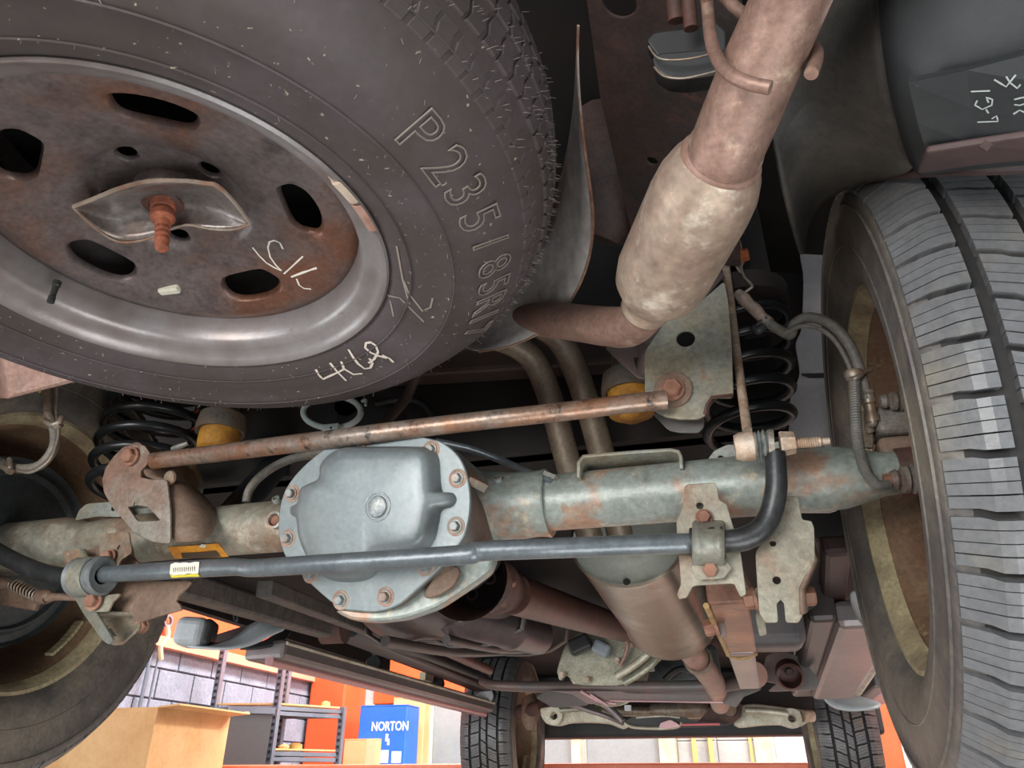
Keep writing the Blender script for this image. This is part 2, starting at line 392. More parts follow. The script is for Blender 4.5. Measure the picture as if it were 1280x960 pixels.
# open carton at left
t = thing('open_cardboard_box', 'big open cardboard box with raised flap beside the left rear tyre', 'box', (-3.5, 4.5, 1.0))
y0 = 3.6; y1 = 4.25; x1 = W(186, 940, y0).x; x0 = x1-.75; z1 = W(180, 884, y0).z
p = [WX(40, 960, -2.95) for _ in (0,)]
for a_, b_ in (((x0, y0, .9), (x0+.01, y1, z1)), ((x1-.01, y0, .9), (x1, y1, z1)), ((x0+.011, y0, .9), (x1-.011, y0+.01, z1)), ((x0+.011, y1-.01, .9), (x1-.011, y1, z1)), ((x0+.011, y0+.011, .9), (x1-.011, y1-.011, .91))):
    build('box_panel', MB().box(a_, b_), CARD, t, None)
build('flap', MB().grid([[(x0, y1, z1), (x1, y1, z1)], [(x0-.02, y1+.16, z1+.03), (x1+.02, y1+.16, z1+.03)]]), CARD, t, None); 
build('flap', MB().grid([[(x1, y0, z1), (x1, y1, z1)], [(x1+.13, y0, z1+.01), (x1+.13, y1, z1+.01)]]), CARD, t, None)
build('stand', MB().box((x0, y0, 0), (x1, y1, .9)), SHELF, t, None)
for o in t.children:
    if o.name.startswith('flap'): solid(o, .008)
# shelf unit
A, B_, D_ = WZ(271, 883, 0) , 0, 0
A = W(268, 883, 5.2); B_ = W(346, 885, 5.3); D_ = W(428, 891, 5.75)
for p in (A, B_, D_): p.z = 0
Cc = A + D_ - B_
t = thing('shelving_unit', 'grey slotted steel shelving unit with two decks by the block wall', 'shelf', (A+D_)/2)
for p, top in ((A, 2.46), (B_, 2.42), (D_, 2.0), (Cc, 2.42)):
    po = build('post', MB().box((p.x-.022, p.y-.022, 0), (p.x+.022, p.y+.022, top)), SHELF, t, None)
    sl = MB()
    for k in range(12, int(top/.045)): sl.box((p.x-.012, p.y-.026, k*.045), (p.x+.012, p.y-.022, k*.045+.02))
    build('slots', sl, SHELFD, po, None)['kind'] = 'stuff'
for z in (2.0, 1.70):
    dk = MB(); c4 = [A, B_, D_, Cc]
    v = [q + Vector((0,0,z-.012)) for q in c4] + [q + Vector((0,0,z)) for q in c4]
    dk.add(v, [(0,1,2,3),(4,5,6,7),(0,1,5,4),(1,2,6,5),(2,3,7,6),(3,0,4,7)])
    build('deck', dk, CARD, t, None)
    for a, b in ((A, B_), (B_, D_), (D_, Cc), (Cc, A)):
        for dz in (-.035, -.07): build('shelf_rail', MB().beam(a + Vector((0,0,z+dz)), b + Vector((0,0,z+dz)), .02, .026), SHELF, t, None)
for (u, w, s) in ((.3, .5, .03), (.75, .4, .025)):
    q = A + (B_-A)*u + (D_-B_)*w
    mb = MB().lathe([(0,0),(0,s*1.5),(s*.6,s*1.7),(s*1.1,s*1.1),(s*1.3,s*.4),(s*1.4,0)], q+Vector((0,0,1.70)), (0,0,1), 9)
    tag(build('crumpled_paper', mb, CARD, None, None), 'crumpled brown paper on the lower shelf, ' + ('left of the two' if u < .5 else 'right of the two'), 'paper')
q = A + (B_-A)*.5 + (D_-B_)*.8
tag(build('bottle_cap', MB().lathe([(0,0),(0,.05),(.03,.05),(.045,.03),(.045,0)], q+Vector((0,0,1.70)), (0,0,1), 14), YEL, None, 40), 'small yellow cap lying on the lower shelf near its right end', 'cap')
q = B_ + (D_-B_)*.75 + Vector((-.03,.03,0))
tag(build('yellow_sponge', bevel_mb if False else MB().lathe([(0,0),(0,.035),(.03,.032),(.04,.0)], q+Vector((0,0,2.0)), (0,0,1), 8), YEL, None, 40), 'small yellow lump on the upper shelf near its right post', 'sponge')
# dark bin under the shelf
q = W(303, 925, 5.0)
t = thing('dark_bin', 'dark grey plastic bin standing left of the shelving unit', 'bin', (q.x, q.y, 0))
build('bin_body', MB().lathe([(0,0),(0,.16),(1.93,.21),(1.93,.19),(.05,.15),(.05,0)], (q.x+.0, q.y-.0, 0), (0,0,1), 4), BINP, t, None)
build('bin_rim', MB().lathe([(1.90,.205),(1.90,.225),(1.94,.225),(1.94,.2)], (q.x, q.y, 0), (0,0,1), 4, True), SHELF, t, None)
# small hanging thing on wall
q = WX(205, 800, LX+.08)
t = thing('hanging_pulley', 'small brass coloured hook hanging on the block wall', 'hook', q)
build('hook_body', MB().tube([q+Vector((0,0,.1)), q+Vector((0,.03,.03)), q+Vector((0,-.02,-.04)), q+Vector((0,.01,-.13))], .018, 8), CREAM, t)
build('hook_ring', MB().lathe([(-.01,.03),(.01,.03),(.01,.045),(-.01,.045)], q+Vector((0,0,.13)), (1,0,0), 14, True), SHELF, t)

# ================================================================ VEHICLE BODY
# ---- frame and floor: one welded body
body = thing('vehicle_underbody', 'dark rust tinted floor pan and frame of the raised vehicle', 'vehicle body', (-.45, 1.5, 2.4))
fl = MB()
fl.box((-1.42, -.9, 2.55), (.62, 1.5, 2.58)).box((-1.42, 1.5, 2.02), (.62, 4.6, 2.06)).box((-1.02, 1.22, 2.02), (.15, 1.5, 2.06))
fl.box((-1.02, 1.20, 2.02), (.15, 1.25, 2.58)).box((-1.42, 1.49, 2.02), (.62, 1.52, 2.58)).box((-1.44, -.9, 1.98), (-1.40, .35, 2.58)).box((-1.40, -.95, 2.2), (.6, -.9, 2.58))
build('floor_pan', fl, FLOORP, body, None)
for x0, x1 in ((-1.44, -1.41), (.60, .63)):
    build('body_side', MB().box((x0, 1.42, 1.92), (x1, 3.2, 2.6)).box((x0, .35, 2.35), (x1, 1.5, 2.6)), FLOORP, body, None)
# right rail above the axle: rusty channel seen beside the tail pipe, holes through its lower face
rl = plate('frame_rail', [(726,-60),(905,-60),(880,140),(836,300),(800,470),(790,300),(752,120)], 0, .004, RUSTF, body, holes=[], pts3=[W(722,-60,.45),W(905,-60,.45),W(900,300,1.0),W(805,330,1.02),W(752,120,.68)], n=(W(905,-60,.45)-W(722,-60,.45)).cross(W(900,300,1.0)-W(722,-60,.45)), rnd=.05) if False else None
def railz(px, py): 
    y = {}; return None
P0, P1, P2, P3 = W(722,-70,.46), W(900,-70,.46), W(905,330,1.02), W(793,330,1.02)
nn = (P1-P0).cross(P3-P0).normalized()
if nn.y > 0: nn = -nn
c0 = (P0+P1+P2+P3)/4
def onrail(px, py):
    d = D(px, py); return CAM + d*((c0-CAM).dot(nn)/d.dot(nn))
railpts = [onrail(*p) for p in ((700,-260),(930,-260),(925,330),(800,330),(752,120))]
def holed_plate(name, pts, holes, N, thick, m, parent):
    c = sum(pts, Vector())/len(pts); X, Yv, Z = frame(N)
    cu = bpy.data.curves.new(name, 'CURVE'); cu.dimensions = '2D'; cu.fill_mode = 'BOTH'
    def spl(pp):
        s = cu.splines.new('POLY'); s.points.add(len(pp)-1); s.use_cyclic_u = True
        for i, q in enumerate(pp): s.points[i].co = (q[0], q[1], 0, 1)
    spl([((p-c).dot(X), (p-c).dot(Yv)) for p in pts])
    for h, rx, ry in holes:
        q = ((h-c).dot(X), (h-c).dot(Yv)); spl([(q[0]+rx*cos(2*pi*k/24), q[1]+ry*sin(2*pi*k/24)) for k in range(24)])
    cu.extrude = thick/2
    t = bpy.data.objects.new('tmp', cu); COL.objects.link(t)
    me = bpy.data.meshes.new_from_object(t.evaluated_get(bpy.context.evaluated_depsgraph_get()))
    bpy.data.objects.remove(t); bpy.data.curves.remove(cu)
    me.transform(Matrix.Translation(c - Z*thick/2) @ Matrix((X, Yv, Z)).transposed().to_4x4())
    return finish(name, me, m, parent, 30)
holed_plate('frame_rail', railpts, [(onrail(775, 0), .020, .020), (onrail(816, 199), .008, .008)], nn, .004, RUSTF, body)
sideoff = -nn*.0
build('rail_web', MB().grid([[railpts[0], railpts[4], railpts[3]], [p + Vector((-.0,.12,.10)) for p in (railpts[0], railpts[4], railpts[3])]]), RUSTF, body, None)
# inner rail behind the heat shield
build('shield_bracket', MB().tube([W(745,150,.95), W(762,200,.95), W(768,260,.96), W(755,300,.98)], [.045,.05,.045,.03], 12), RUSTF, body)
# crossmember behind axle and tank front
bevel(build('crossmember', MB().beam(W(470,462,1.15), W(800,440,1.15), .05, .06), mat('xm_brown', '#4b3b35', '#3f322d', .5, 6, .5, 0, .2), body, None), .008)
bevel(build('crossmember', MB().beam(W(430,500,1.32), W(800,470,1.32), .04, .09), mat('xm_olive', '#3a3b34', '#2f302b', .5, 6, .6, 0, .2), body, None), .012)
# left frame end: pink rusty box section behind spare
a, b = W(11, 499, .80), W(220, 452, .80)
a.z = b.z = (a.z+b.z)/2 + 0.0
mb = MB(); dn = Vector((0,0,.16)); bk = Vector((.0, -.30, .10))
q = [W(11,499,.80), W(150,464,.80), W(150,464,.80)+Vector((0,-.12,.14)), W(0,440,.80)+Vector((-.03,-.02,.03))]
q = [W(11,499,.80), W(170,459,.84), W(170,380,.74), W(2,440,.74), W(9,490,.86)]
lr = build('frame_end', MB().add([W(11,499,.80), W(175,458,.84), W(175,380,.78), W(2,436,.74), W(-40,497,.98), W(-40,430,.92), W(175,440,1.0), W(11,480,.96)],
      [(0,1,2,3),(0,3,5,4),(0,4,7),(0,7,6,1),(1,6,2),(3,2,6,7,5),(4,5,7)]), mat('frame_end_paint', '#a47f73', '#b0978a', .4, 5, .6, .1, .3), body, None); bevel(lr, .006)
# spring upper seats
for q_, r_ in ((W(200,490,1.06), .09), (W(932,395,1.06), .07)):
    build('spring_seat', MB().lathe([(0,0),(0,r_),(.03,r_),(.03,.05),(.30,.05),(.30,0)], q_+Vector((0,0,.01)), (0,0,1), 24), FLOORP, body)
# dark wheel house panels
build('wheel_house', MB().grid([[(.62, .45, 2.35), (.15, .45, 2.48)], [(.62, 1.40, 2.35), (.15, 1.40, 2.48)], [(.62, 1.46, 1.9), (.15, 1.46, 1.9)]]), FLOORP, body, None)
build('wheel_house', MB().grid([[(-1.05, .55, 2.45), (-1.05,1.42,2.45)], [(-1.42, .55, 2.45),(-1.42, 1.42, 2.45)]]).grid([[(-1.05, 1.42, 1.98),(-1.05,1.42,2.45)],[(-1.44,1.42,1.98),(-1.44,1.42,2.45)]]), FLOORP, body, None)
for n_, o_ in ((0, 0),):
    for ch in body.children:
        if ch.name.startswith('wheel_house') or ch.name.startswith('rail_web'): solid(ch, .004)
# fender lip strip in front of the right rear tyre
strip = [(1060,236),(1050,262),(1036,311),(1035,457),(1044,560),(1052,640),(992,640),(986,560),(987,500),(1001,468),(994,430),(1003,412),(1005,345),(1000,318),(1003,285),(1020,248)]
plate('arch_panel', strip, 1.33, .005, mat('arch_grey', '#bab5b6', '#c4bfc0', .5, 4, .6, 0, .1), body, rnd=.5)
plate('arch_rib', [(1001,467),(1050,466),(1050,470),(1012,471)], 1.325, .004, LINER, body)
plate('body_tag', [(982,286),(990,295),(1000,318),(982,314)], 1.4, .002, WALLW, body, rnd=.1)
# ---- right bumper cover and liner
cov = thing('bumper_cover', 'dark plastic bumper cover with chalk scribbles above the right rear tyre', 'bumper', W(1200, 150, .5))
def sheet(name, rows, m, parent, t=.004, sub=2, sm=True):
    o = build(name, MB().grid([[W(*p) for p in r] for r in rows]), m, parent, 60 if sm else None)
    return solid(o, t, 0, sub)
sheet('arch_liner', [
  [(1004,330,.80),(1006,285,.78),(1028,248,.74),(1075,226,.68),(1148,216,.60)],
  [(996,300,.72),(1000,262,.72),(1022,228,.69),(1070,205,.64),(1140,196,.58)],
  [(985,262,.62),(992,225,.62),(1020,190,.60),(1065,160,.56),(1125,150,.52)],
  [(968,190,.56),(985,160,.55),(1012,125,.53),(1055,100,.50),(1105,80,.47)],
  [(950,90,.54),(975,60,.52),(1010,30,.49),(1050,0,.46),(1095,-20,.44)],
  [(950,-40,.52),(980,-60,.50),(1010,-70,.48),(1050,-80,.45),(1095,-90,.42)],
  [(950,-220,.48),(980,-240,.46),(1010,-250,.44),(1050,-260,.41),(1095,-270,.38)]], LINER, cov)
sheet('cover_panel', [
  [(1080,-290,.36),(1150,-290,.34),(1240,-290,.32),(1420,-290,.28)],
  [(1092,-90,.42),(1150,-90,.40),(1240,-90,.38),(1360,-90,.36)],
  [(1100,20,.44),(1150,20,.43),(1240,10,.41),(1360,-5,.39)],
  [(1110,100,.47),(1140,98,.45),(1240,78,.43),(1360,50,.41)],
  [(1130,180,.55),(1150,175,.51),(1240,160,.48),(1360,145,.46)],
  [(1147,222,.60),(1165,214,.56),(1240,207,.52),(1360,200,.50)]], COVERP, cov, .004, 1)
cp = sheet('raised_panel', [[(1136,100,.443),(1210,85,.432),(1360,46,.405)],[(1148,150,.48),(1215,132,.462),(1360,110,.43)],[(1160,190,.515),(1220,178,.495),(1360,160,.46)]], COVERP, cov, .006, 0, False)
fb = sheet('lower_flange', [[(1158,186,.500),(1220,176,.485),(1360,154,.455)],[(1147,214,.545),(1220,203,.525),(1360,190,.49)]], MAROON, cov, .006, 0, False)
bevel(fb, .002)
build('edge_lip', MB().tube([W(1005,290,.78),W(1028,249,.745),W(1075,227,.685),(W(1148,216,.605)),W(1220,211,.55),W(1360,204,.50)], [.004,.004,.004,.005,.006,.006], 8), MAROON, cov)
build('clip_hole', MB().cyl(W(1230,186,.48)+Vector((0,-.002,0)), W(1230,186,.48)+Vector((0,-.0045,-.001)), .0045, n=4), RUSTD, cov, None)
def chalk(target, strokes, w, m, off=.0006, name='chalk_mark', parent=None):
    """chalk strokes: found on the real surface, laid on it as thin ribbons"""
    dg = bpy.context.evaluated_depsgraph_get(); bm = bmesh.new(); bm.from_object(target, dg); bm.transform(world_of(target))
    tree = BVHTree.FromBMesh(bm); bm.free(); mb = MB()
    for s in strokes:
        pts = []
        for i in range(len(s)-1):
            for k in range(2):
                q = (s[i][0]+(s[i+1][0]-s[i][0])*k/2, s[i][1]+(s[i+1][1]-s[i][1])*k/2)
                pts.append(q)
        pts.append(s[-1]); hits = []
        for q in pts:
            d = D(*q).normalized(); h, n, _, _ = tree.ray_cast(CAM, d)
            if h is None: continue
            if n.dot(d) > 0: n = -n
            hits.append((h + n*off, n))
        if len(hits) < 2: continue
        row = []
        for i, (h, n) in enumerate(hits):
            T = (hits[min(i+1, len(hits)-1)][0] - hits[max(i-1,0)][0]).normalized(); sd = T.cross(n).normalized()*w/2*(.85+.3*random.random())
            row.append([h-sd, h+sd])
        mb.grid(row)
    return build(name, mb, m, parent or target.parent, None)
chalk(cp, [[(1214,114),(1238,113)], [(1222,125),(1219,131),(1228,136),(1240,131),(1241,124),(1233,121),(1236,128)], [(1233,136),(1236,141)],
           [(1222,152),(1248,151),(1246,144),(1240,148)], [(1243,99),(1258,108),(1270,93)], [(1258,95),(1263,103),(1272,110),(1276,105)],
           [(1268,124),(1280,121),(1284,128),(1275,131),(1268,130)], [(1267,142),(1275,137),(1284,141)]], .0012, mat('grey_chalk', '#9aa29f', rough=.9, bump=0))

# ================================================================ WHEELS ON THE VEHICLE
def tyre_r(a):  # crown radius over axial place a
    x = abs(a); return .3745 - .10*max(0, x-.03)**1.5*3 - (max(0, x-.085)*.55)
def make_wheel(rub, lipm, first_label, group=None, npitch=49):
    root = thing('road_wheel', first_label, 'wheel', (0,0,0))
    prof = [(-.094,.232),(-.106,.2385),(-.115,.250),(-.1190,.266),(-.1195,.285),(-.1185,.312),(-.117,.330),(-.1185,.3325),(-.116,.345),(-.110,.3495),(-.098,.3535),(-.06,.3600),(0,.3620)]
    full = prof + [(-a, r) for a, r in prof[-2::-1]]
    ty = build('tyre', MB().lathe(full + [(.09,.225),(0,.23),(-.09,.225)], (0,0,0), (1,0,0), 120, True), rub, root, 50, True)
    tb = MB(); dth = 2*pi/npitch
    ribs = [(-.1155, -.070, 0.0, 0), (-.058, -.021, .45, .45), (-.011, .011, .6, .1), (.021, .058, -.45, .8), (.070, .1155, 0.0, .6)]
    def slab(a0, a1, t0, t1, skew, jog):
        n = 5; vv = []
        for k in range(n+1):
            a = a0+(a1-a0)*k/n; r1 = tyre_r(a); r0 = r1-.0125
            s = skew*(a-(a0+a1)/2)*2; j0 = jog[0] if k >= 3 else 0; j1 = jog[1] if k >= 3 else 0
            for (r, t) in ((r0, t0+j0),(r1, t0+j0),(r1, t1+j1),(r0, t1+j1)): vv.append((a, r*cos(t+s), r*sin(t+s)))
        ff = [(k*4+j, (k+1)*4+j, (k+1)*4+(j+1)%4, k*4+(j+1)%4) for k in range(n) for j in range(4)] + [(0,1,2,3), (n*4+3,n*4+2,n*4+1,n*4)]
        tb.add(vv, ff)
    for i in range(npitch):
        for (a0, a1, sk, ph) in ribs:
            t = dth*(i+ph); g = .13; w = dth*(1-g)/4
            for k in range(4):
                gap = .0014 if k != 2 else .0022
                m0 = (a0+a1)/2
                if k in (1, 3) and True:
                    slab(a0, a1, t+w*k, t+w*(k+1)-gap*1.6, sk, (0, dth*.05 if k == 3 else 0))
                else: slab(a0, a1, t+w*k, t+w*(k+1)-gap*1.6, sk, (dth*.05 if k == 0 else 0, 0))
    build('tread', tb, TREAD if rub is TYRE else TYREDARK if False else TREAD, ty, None, True, False)
    build('groove_base', MB().lathe([(-.100,.3538),(-.09,.3570),(-.06,.3625),(0,.3645),(.06,.3625),(.09,.3570)], (0,0,0), (1,0,0), 120), mat('groove_shade_rubber', '#1d1b1a', '#2b2724', .4, 14, .7, 0, .2), ty, 50, True)  # dark ring: groove shade between the tread blocks put into its colour
    rg = MB().lathe([(-.1175,.331),(-.1205,.3325),(-.1175,.334)], (0,0,0), (1,0,0), 120)
    rg.lathe([(-.119,.283),(-.1207,.2845),(-.119,.286)], (0,0,0), (1,0,0), 120)
    build('sidewall_rib', rg, rub, ty, 50, True)
    rm = build('rim', MB().lathe([(-.091,.231),(-.095,.2345),(-.098,.234),(-.098,.229),(-.093,.2255),(-.087,.222),(-.080,.219),(-.072,.216),(-.064,.2105),(.0,.2105),(.04,.205),(.058,.19),(.062,.15),(.055,.11),(.05,.04),(.06,.0),
        (.064,.0),(.055,.05),(.06,.12),(.067,.155),(.063,.195),(.05,.212),(.04,.216),(.1,.226),(.1,.236),(.08,.232),(0,.216),(-.07,.218)], (0,0,0), (1,0,0), 72), RIMR, root, 40, True)
    build('rim_lip', MB().lathe([(-.092,.232),(-.0955,.2355),(-.1005,.2350),(-.1005,.229),(-.094,.2235),(-.087,.2195),(-.077,.2165),(-.076,.2185)], (0,0,0), (1,0,0), 96, True), lipm, rm, 40, True)
    wt = MB()
    for k in range(9):
        t = radians(205 + k*2.6); t2 = radians(205 + k*2.6 + 2.1)
        R0, R1 = .209, .2035
        wt.add([(a, r*cos(x), r*sin(x)) for x in (t, t2) for a, r in ((-.06,R0),(-.06,R1),(-.043,R1),(-.043,R0))], [(0,1,2,3),(7,6,5,4),(0,4,5,1),(1,5,6,2),(2,6,7,3),(3,7,4,0)])
    build('balance_weight', wt, RIMLIP, rm, None, True)
    return root
rr = make_wheel(TYRE, RIMLIP, 'large right rear wheel, tread blocks facing us at the right edge')
rr.location = (.322, .952, 1.833); rr.rotation_euler = (0, radians(1.6), radians(-2.5))
lr_ = copy_tree(rr); lr_.location = (-1.218, 1.005, 1.851); lr_.rotation_euler = (0, 0, radians(180))
lr_['label'] = 'left rear wheel seen from inside, dusty rim lip, at the left edge'
def front(px, x, y, z, label, yaw):
    f = copy_tree(rr); f.location = (x, y, z); f.rotation_euler = (0, 0, radians(yaw)); f['label'] = label; return f
pl = W(632, 918, 3.85); pr = W(1047, 916, 3.85)
front(0, pl.x, 3.85, pl.z, 'left front wheel far below the left end of the crossmember', 180)
front(0, pr.x, 3.85, pr.z, 'right front wheel with zigzag tread, far behind the right rear tyre', 0)
bpy.context.view_layer.update()

# ================================================================ SPARE WHEEL (lies flat under the tail)
SX, SY, SZ = -.5038, .4909, 1.973
S0 = Vector((SX, SY, SZ))
sp = thing('spare_wheel', 'large spare wheel hanging flat under the tail, rusty steel rim, upper left', 'wheel', (SX, SY, SZ))
sprof = [(.002,.231),(-.004,.239),(-.011,.255),(-.0155,.275),(-.018,.297),(-.0205,.3005),(-.020,.305),(-.0175,.322),(-.011,.337),(-.002,.350),(.012,.365),(.030,.3805),(.052,.3935),(.078,.4015),(.105,.404),(.14,.4025),(.17,.392),(.20,.36),(.215,.30),(.21,.24),(.19,.225),(.03,.222)]
sty = build('tyre', MB().lathe(sprof, S0, (0,0,1), 160, True), RUBBER, sp, 50)
def zf(r):   # height of the wheel disc above the lip plane at radius r
    pts = [(0,.078),(.03,.078),(.075,.074),(.088,.066),(.105,.062),(.14,.055),(.165,.048),(.182,.045),(.19,.048),(.2,.05)]
    for i in range(len(pts)-1):
        if r <= pts[i+1][0]:
            t = (r-pts[i][0])/(pts[i+1][0]-pts[i][0]); t = t*t*(3-2*t); return pts[i][1]*(1-t)+pts[i+1][1]*t
    return .05
def holed_ring(r0, r1, rc, ha, hr, offs, rings=6, sup=2.6, dish=0.0):
    mb = MB()
    for o_ in offs:
        B = []
        n = 8; th = radians(36)
        for k in range(n): B.append((-th+2*th*k/n, r0))
        for k in range(n): B.append((th, r0+(r1-r0)*k/n))
        for k in range(n): B.append((th-2*th*k/n, r1))
        for k in range(n): B.append((-th, r1-(r1-r0)*k/n))
        H = []
        for (t, r) in B:
            ax = t/th; ay = (r-rc)/((r1-r0)/2); a = atan2(ay, ax); c, s_ = cos(a), sin(a)
            k = (abs(c)**sup+abs(s_)**sup)**(-1/sup); H.append((ha/rc*k*c, rc+hr*k*s_))
        v = []
        for q in range(rings+1):
            f = (q/rings)**1.5
            for (h, b) in zip(H, B):
                t = h[0]*(1-f)+b[0]*f; r = h[1]*(1-f)+b[1]*f; a = t+radians(o_)
                v.append((SX+r*cos(a), SY+r*sin(a), SZ+zf(r)+(dish if q == 0 else 0)))
        N = len(B)
        mb.add(v, [(q*N+k, q*N+(k+1)%N, (q+1)*N+(k+1)%N, (q+1)*N+k) for q in range(rings) for k in range(N)])
    return mb
srim = build('rim', MB().lathe([(.006,.2315),(-.001,.2325),(-.0035,.230),(-.0025,.2265),(.003,.2235),(.008,.2185),(.011,.212),(.013,.206),(.020,.201),(.034,.198),(.05,.196),(.12,.196),(.125,.2),(.03,.204)], S0, (0,0,1), 120, True), RIMB, sp, 50)
dsc = holed_ring(.085, .198, .140, .036, .0195, (-130,-58,14,86,158), dish=.006)
hub = holed_ring(.032, .085, .066, .0105, .0095, (-94,-22,50,122,194), 5, 2.0, .004)
dsc.add(hub.v, hub.f)
o = build('wheel_disc', dsc, RIMS, srim, 50); solid(o, .003)
build('hub_ring', MB().lathe([(.080,.030),(.066,.032),(.064,.036),(.070,.040),(.080,.040)], S0, (0,0,1), 40, True), RIMS, srim)
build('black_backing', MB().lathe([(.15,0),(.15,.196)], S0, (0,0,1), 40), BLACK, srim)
# valve and weights
v0 = WZ(72, 352, 1.998)
build('valve_stem', MB().lathe([(0,.0045),(.006,.0045),(.007,.0035),(.020,.0032),(.021,.004),(.028,.004),(.029,0)], v0, (0,0,-1), 12), BLACKP, srim)
def arcpiece(name, a0, a1, prof, m, parent, n=10):
    mb = MB(); P_ = []
    for i in range(n+1):
        a = radians(a0+(a1-a0)*i/n); P_.append([Vector((SX+r*cos(a), SY+r*sin(a), SZ+h)) for h, r in prof])
    L = len(prof); mb.add([p for r in P_ for p in r], [(i*L+k, i*L+(k+1)%L, (i+1)*L+(k+1)%L, (i+1)*L+k) for i in range(n) for k in range(L)] + [tuple(range(L)), tuple(n*L+k for k in range(L))])
    o = build(name, mb, m, parent, None); return bevel(o, .0008)
WP = [(-.0055,.2335),(-.0065,.2285),(-.004,.2235),(.004,.220),(.009,.216),(.006,.2215),(.0,.2265)]
def ang(px, py, z):
    q = WZ(px, py, z) - S0; return math.degrees(atan2(q.y, q.x))
aw = ang(410, 228, SZ); aw2 = ang(436, 255, SZ); aw3 = ang(456, 278, SZ)
arcpiece('wheel_weight', aw, aw2-1, WP, mat('weight_pale', '#c9b8a6', '#b39a88', .5, 40, .6, .1, .2), srim)
arcpiece('wheel_weight', aw2, aw3+2, WP, mat('weight_rusty', '#b08e80', '#9a7566', .5, 40, .6, .1, .3), srim)
q = WZ(213, 358, 2.028)
bevel(build('stick_on_weight', MB().beam(q+Vector((-.014,0,-.004)), q+Vector((.012,.002,-.004)), .010, .009), STICKW, srim, None), .002)
# tread blocks on the spare's round shoulder
def sr(h):
    P = sprof[8:19]
    for i in range(len(P)-1):
        if P[i][0] <= h <= P[i+1][0]:
            t = (h-P[i][0])/(P[i+1][0]-P[i][0]); return P[i][1]*(1-t)+P[i+1][1]*t
    return .36
tb = MB(); NP = 56
for i in range(NP):
    for row, (h0, h1, ph, zz) in enumerate(((.020,.044,.0,.25),(.050,.078,.45,.35),(.084,.112,.05,-.3),(.118,.146,.5,.3))):
        for half in (0, 1):
            t0 = 2*pi/NP*(i+ph+half*.48); t1 = t0+2*pi/NP*.42; n = 3; vv = []
            for k in range(n+1):
                h = h0+(h1-h0)*k/n; r = sr(h); s_ = (zz*(1 if k % 2 else -1))*.012
                lift = .0012 if row == 0 else .0032
                dh = -lift*.5 if row < 1 else 0
                for rr_, t in ((r-.004,t0),(r+lift,t0),(r+lift,t1),(r-.004,t1)):
                    vv.append((SX+rr_*cos(t+s_), SY+rr_*sin(t+s_), SZ+h+(dh if rr_ > r else 0)))
            tb.add(vv, [(k*4+j,(k+1)*4+j,(k+1)*4+(j+1)%4,k*4+(j+1)%4) for k in range(n) for j in range(4)]+[(0,1,2,3),(n*4+3,n*4+2,n*4+1,n*4)])
o = build('tread', tb, RUBBER, sty, None, False, False); bevel(o, .0012, 1)
nb = MB()
for i in range(600):
    t = random.uniform(-2.2, 1.2); h = random.choice([random.uniform(.02,.15), random.uniform(.045,.09)]); r = sr(h)+.003
    d_ = Vector((cos(t), sin(t), -.4+random.uniform(-.3,.3))); p = Vector((SX+r*cos(t), SY+r*sin(t), SZ+h)); L = random.uniform(.003,.008)
    nb.cyl(p, p+d_.normalized()*L, .00038, .0002, 4)
for i in range(230):
    t = random.uniform(0, 2*pi); k = random.randint(2, 10); h, r = sprof[k]
    p = Vector((SX+r*cos(t), SY+r*sin(t), SZ+h+.0005)); L = random.uniform(.002,.006)
    nb.cyl(p, p+Vector((random.uniform(-.6,.6), random.uniform(-.6,.6), -1)).normalized()*L, .0004, .0003, 4)
o = build('moulding_hairs', nb, RUBLET, sty, None, False, False); o['kind'] = 'stuff'
for h, r in ((-.0212,.3012),(-.0118,.2560),(.0275,.3795)):
    build('sidewall_rib', MB().lathe([(h,r-.0012),(h-.0012,r),(h,r+.0012)], S0, (0,0,1), 160), RUBBER, sty, 50)
# raised size lettering round the sidewall
dg = bpy.context.evaluated_depsgraph_get(); bm = bmesh.new(); bm.from_object(sty, dg); bm.transform(world_of(sty)); stree = BVHTree.FromBMesh(bm); bm.free()
def on_tyre(px, py):
    h, n, _, _ = stree.ray_cast(CAM, D(px, py).normalized())
    if h is None: return None
    if n.dot(D(px, py)) > 0: n = -n
    return h, n
LET = [('P',524,168),('2',556,208),('3',580,240),('5',597,274),('/',611,304),('8',616,333),('5',615,357),('R',610,378),('1',603,396),('7',594,413)]
for ch_, px, py in LET:
    hn = on_tyre(px, py)
    if not hn: continue
    h, n = hn; up = Vector((h.x-SX, h.y-SY, 0)); up = (up - n*up.dot(n)).normalized(); rt = up.cross(n)
    M = Matrix.Translation(h + n*.0004) @ Matrix((rt, up, n)).transposed().to_4x4()
    text('sidewall_letter', ch_, .056, RUBLET, sty, M, outline=.0009)
# small moulded print near the bead
for txt, a0, st in (('TUBELESS RADIAL', 128, -2.0), ('MAX LOAD', 98, -2.0), ('PLIES TREAD', 82, -2.0)):
    for i, c_ in enumerate(txt):
        if c_ == ' ': continue
        a = radians(a0 + st*i*.9); r = .250
        h = Vector((SX+r*cos(a), SY+r*sin(a), SZ-.0095)); n = Vector((-cos(a)*.45, -sin(a)*.45, -1)).normalized(); n = Vector((cos(a)*-.0, sin(a)*-.0, -1))
        up = Vector((cos(a), sin(a), 0)); rt = up.cross(n)
        text('sidewall_print', c_, .009, RUBLET, sty, Matrix.Translation(h+n*.002) @ Matrix((rt, up, n)).transposed().to_4x4(), outline=.0004) if False else None
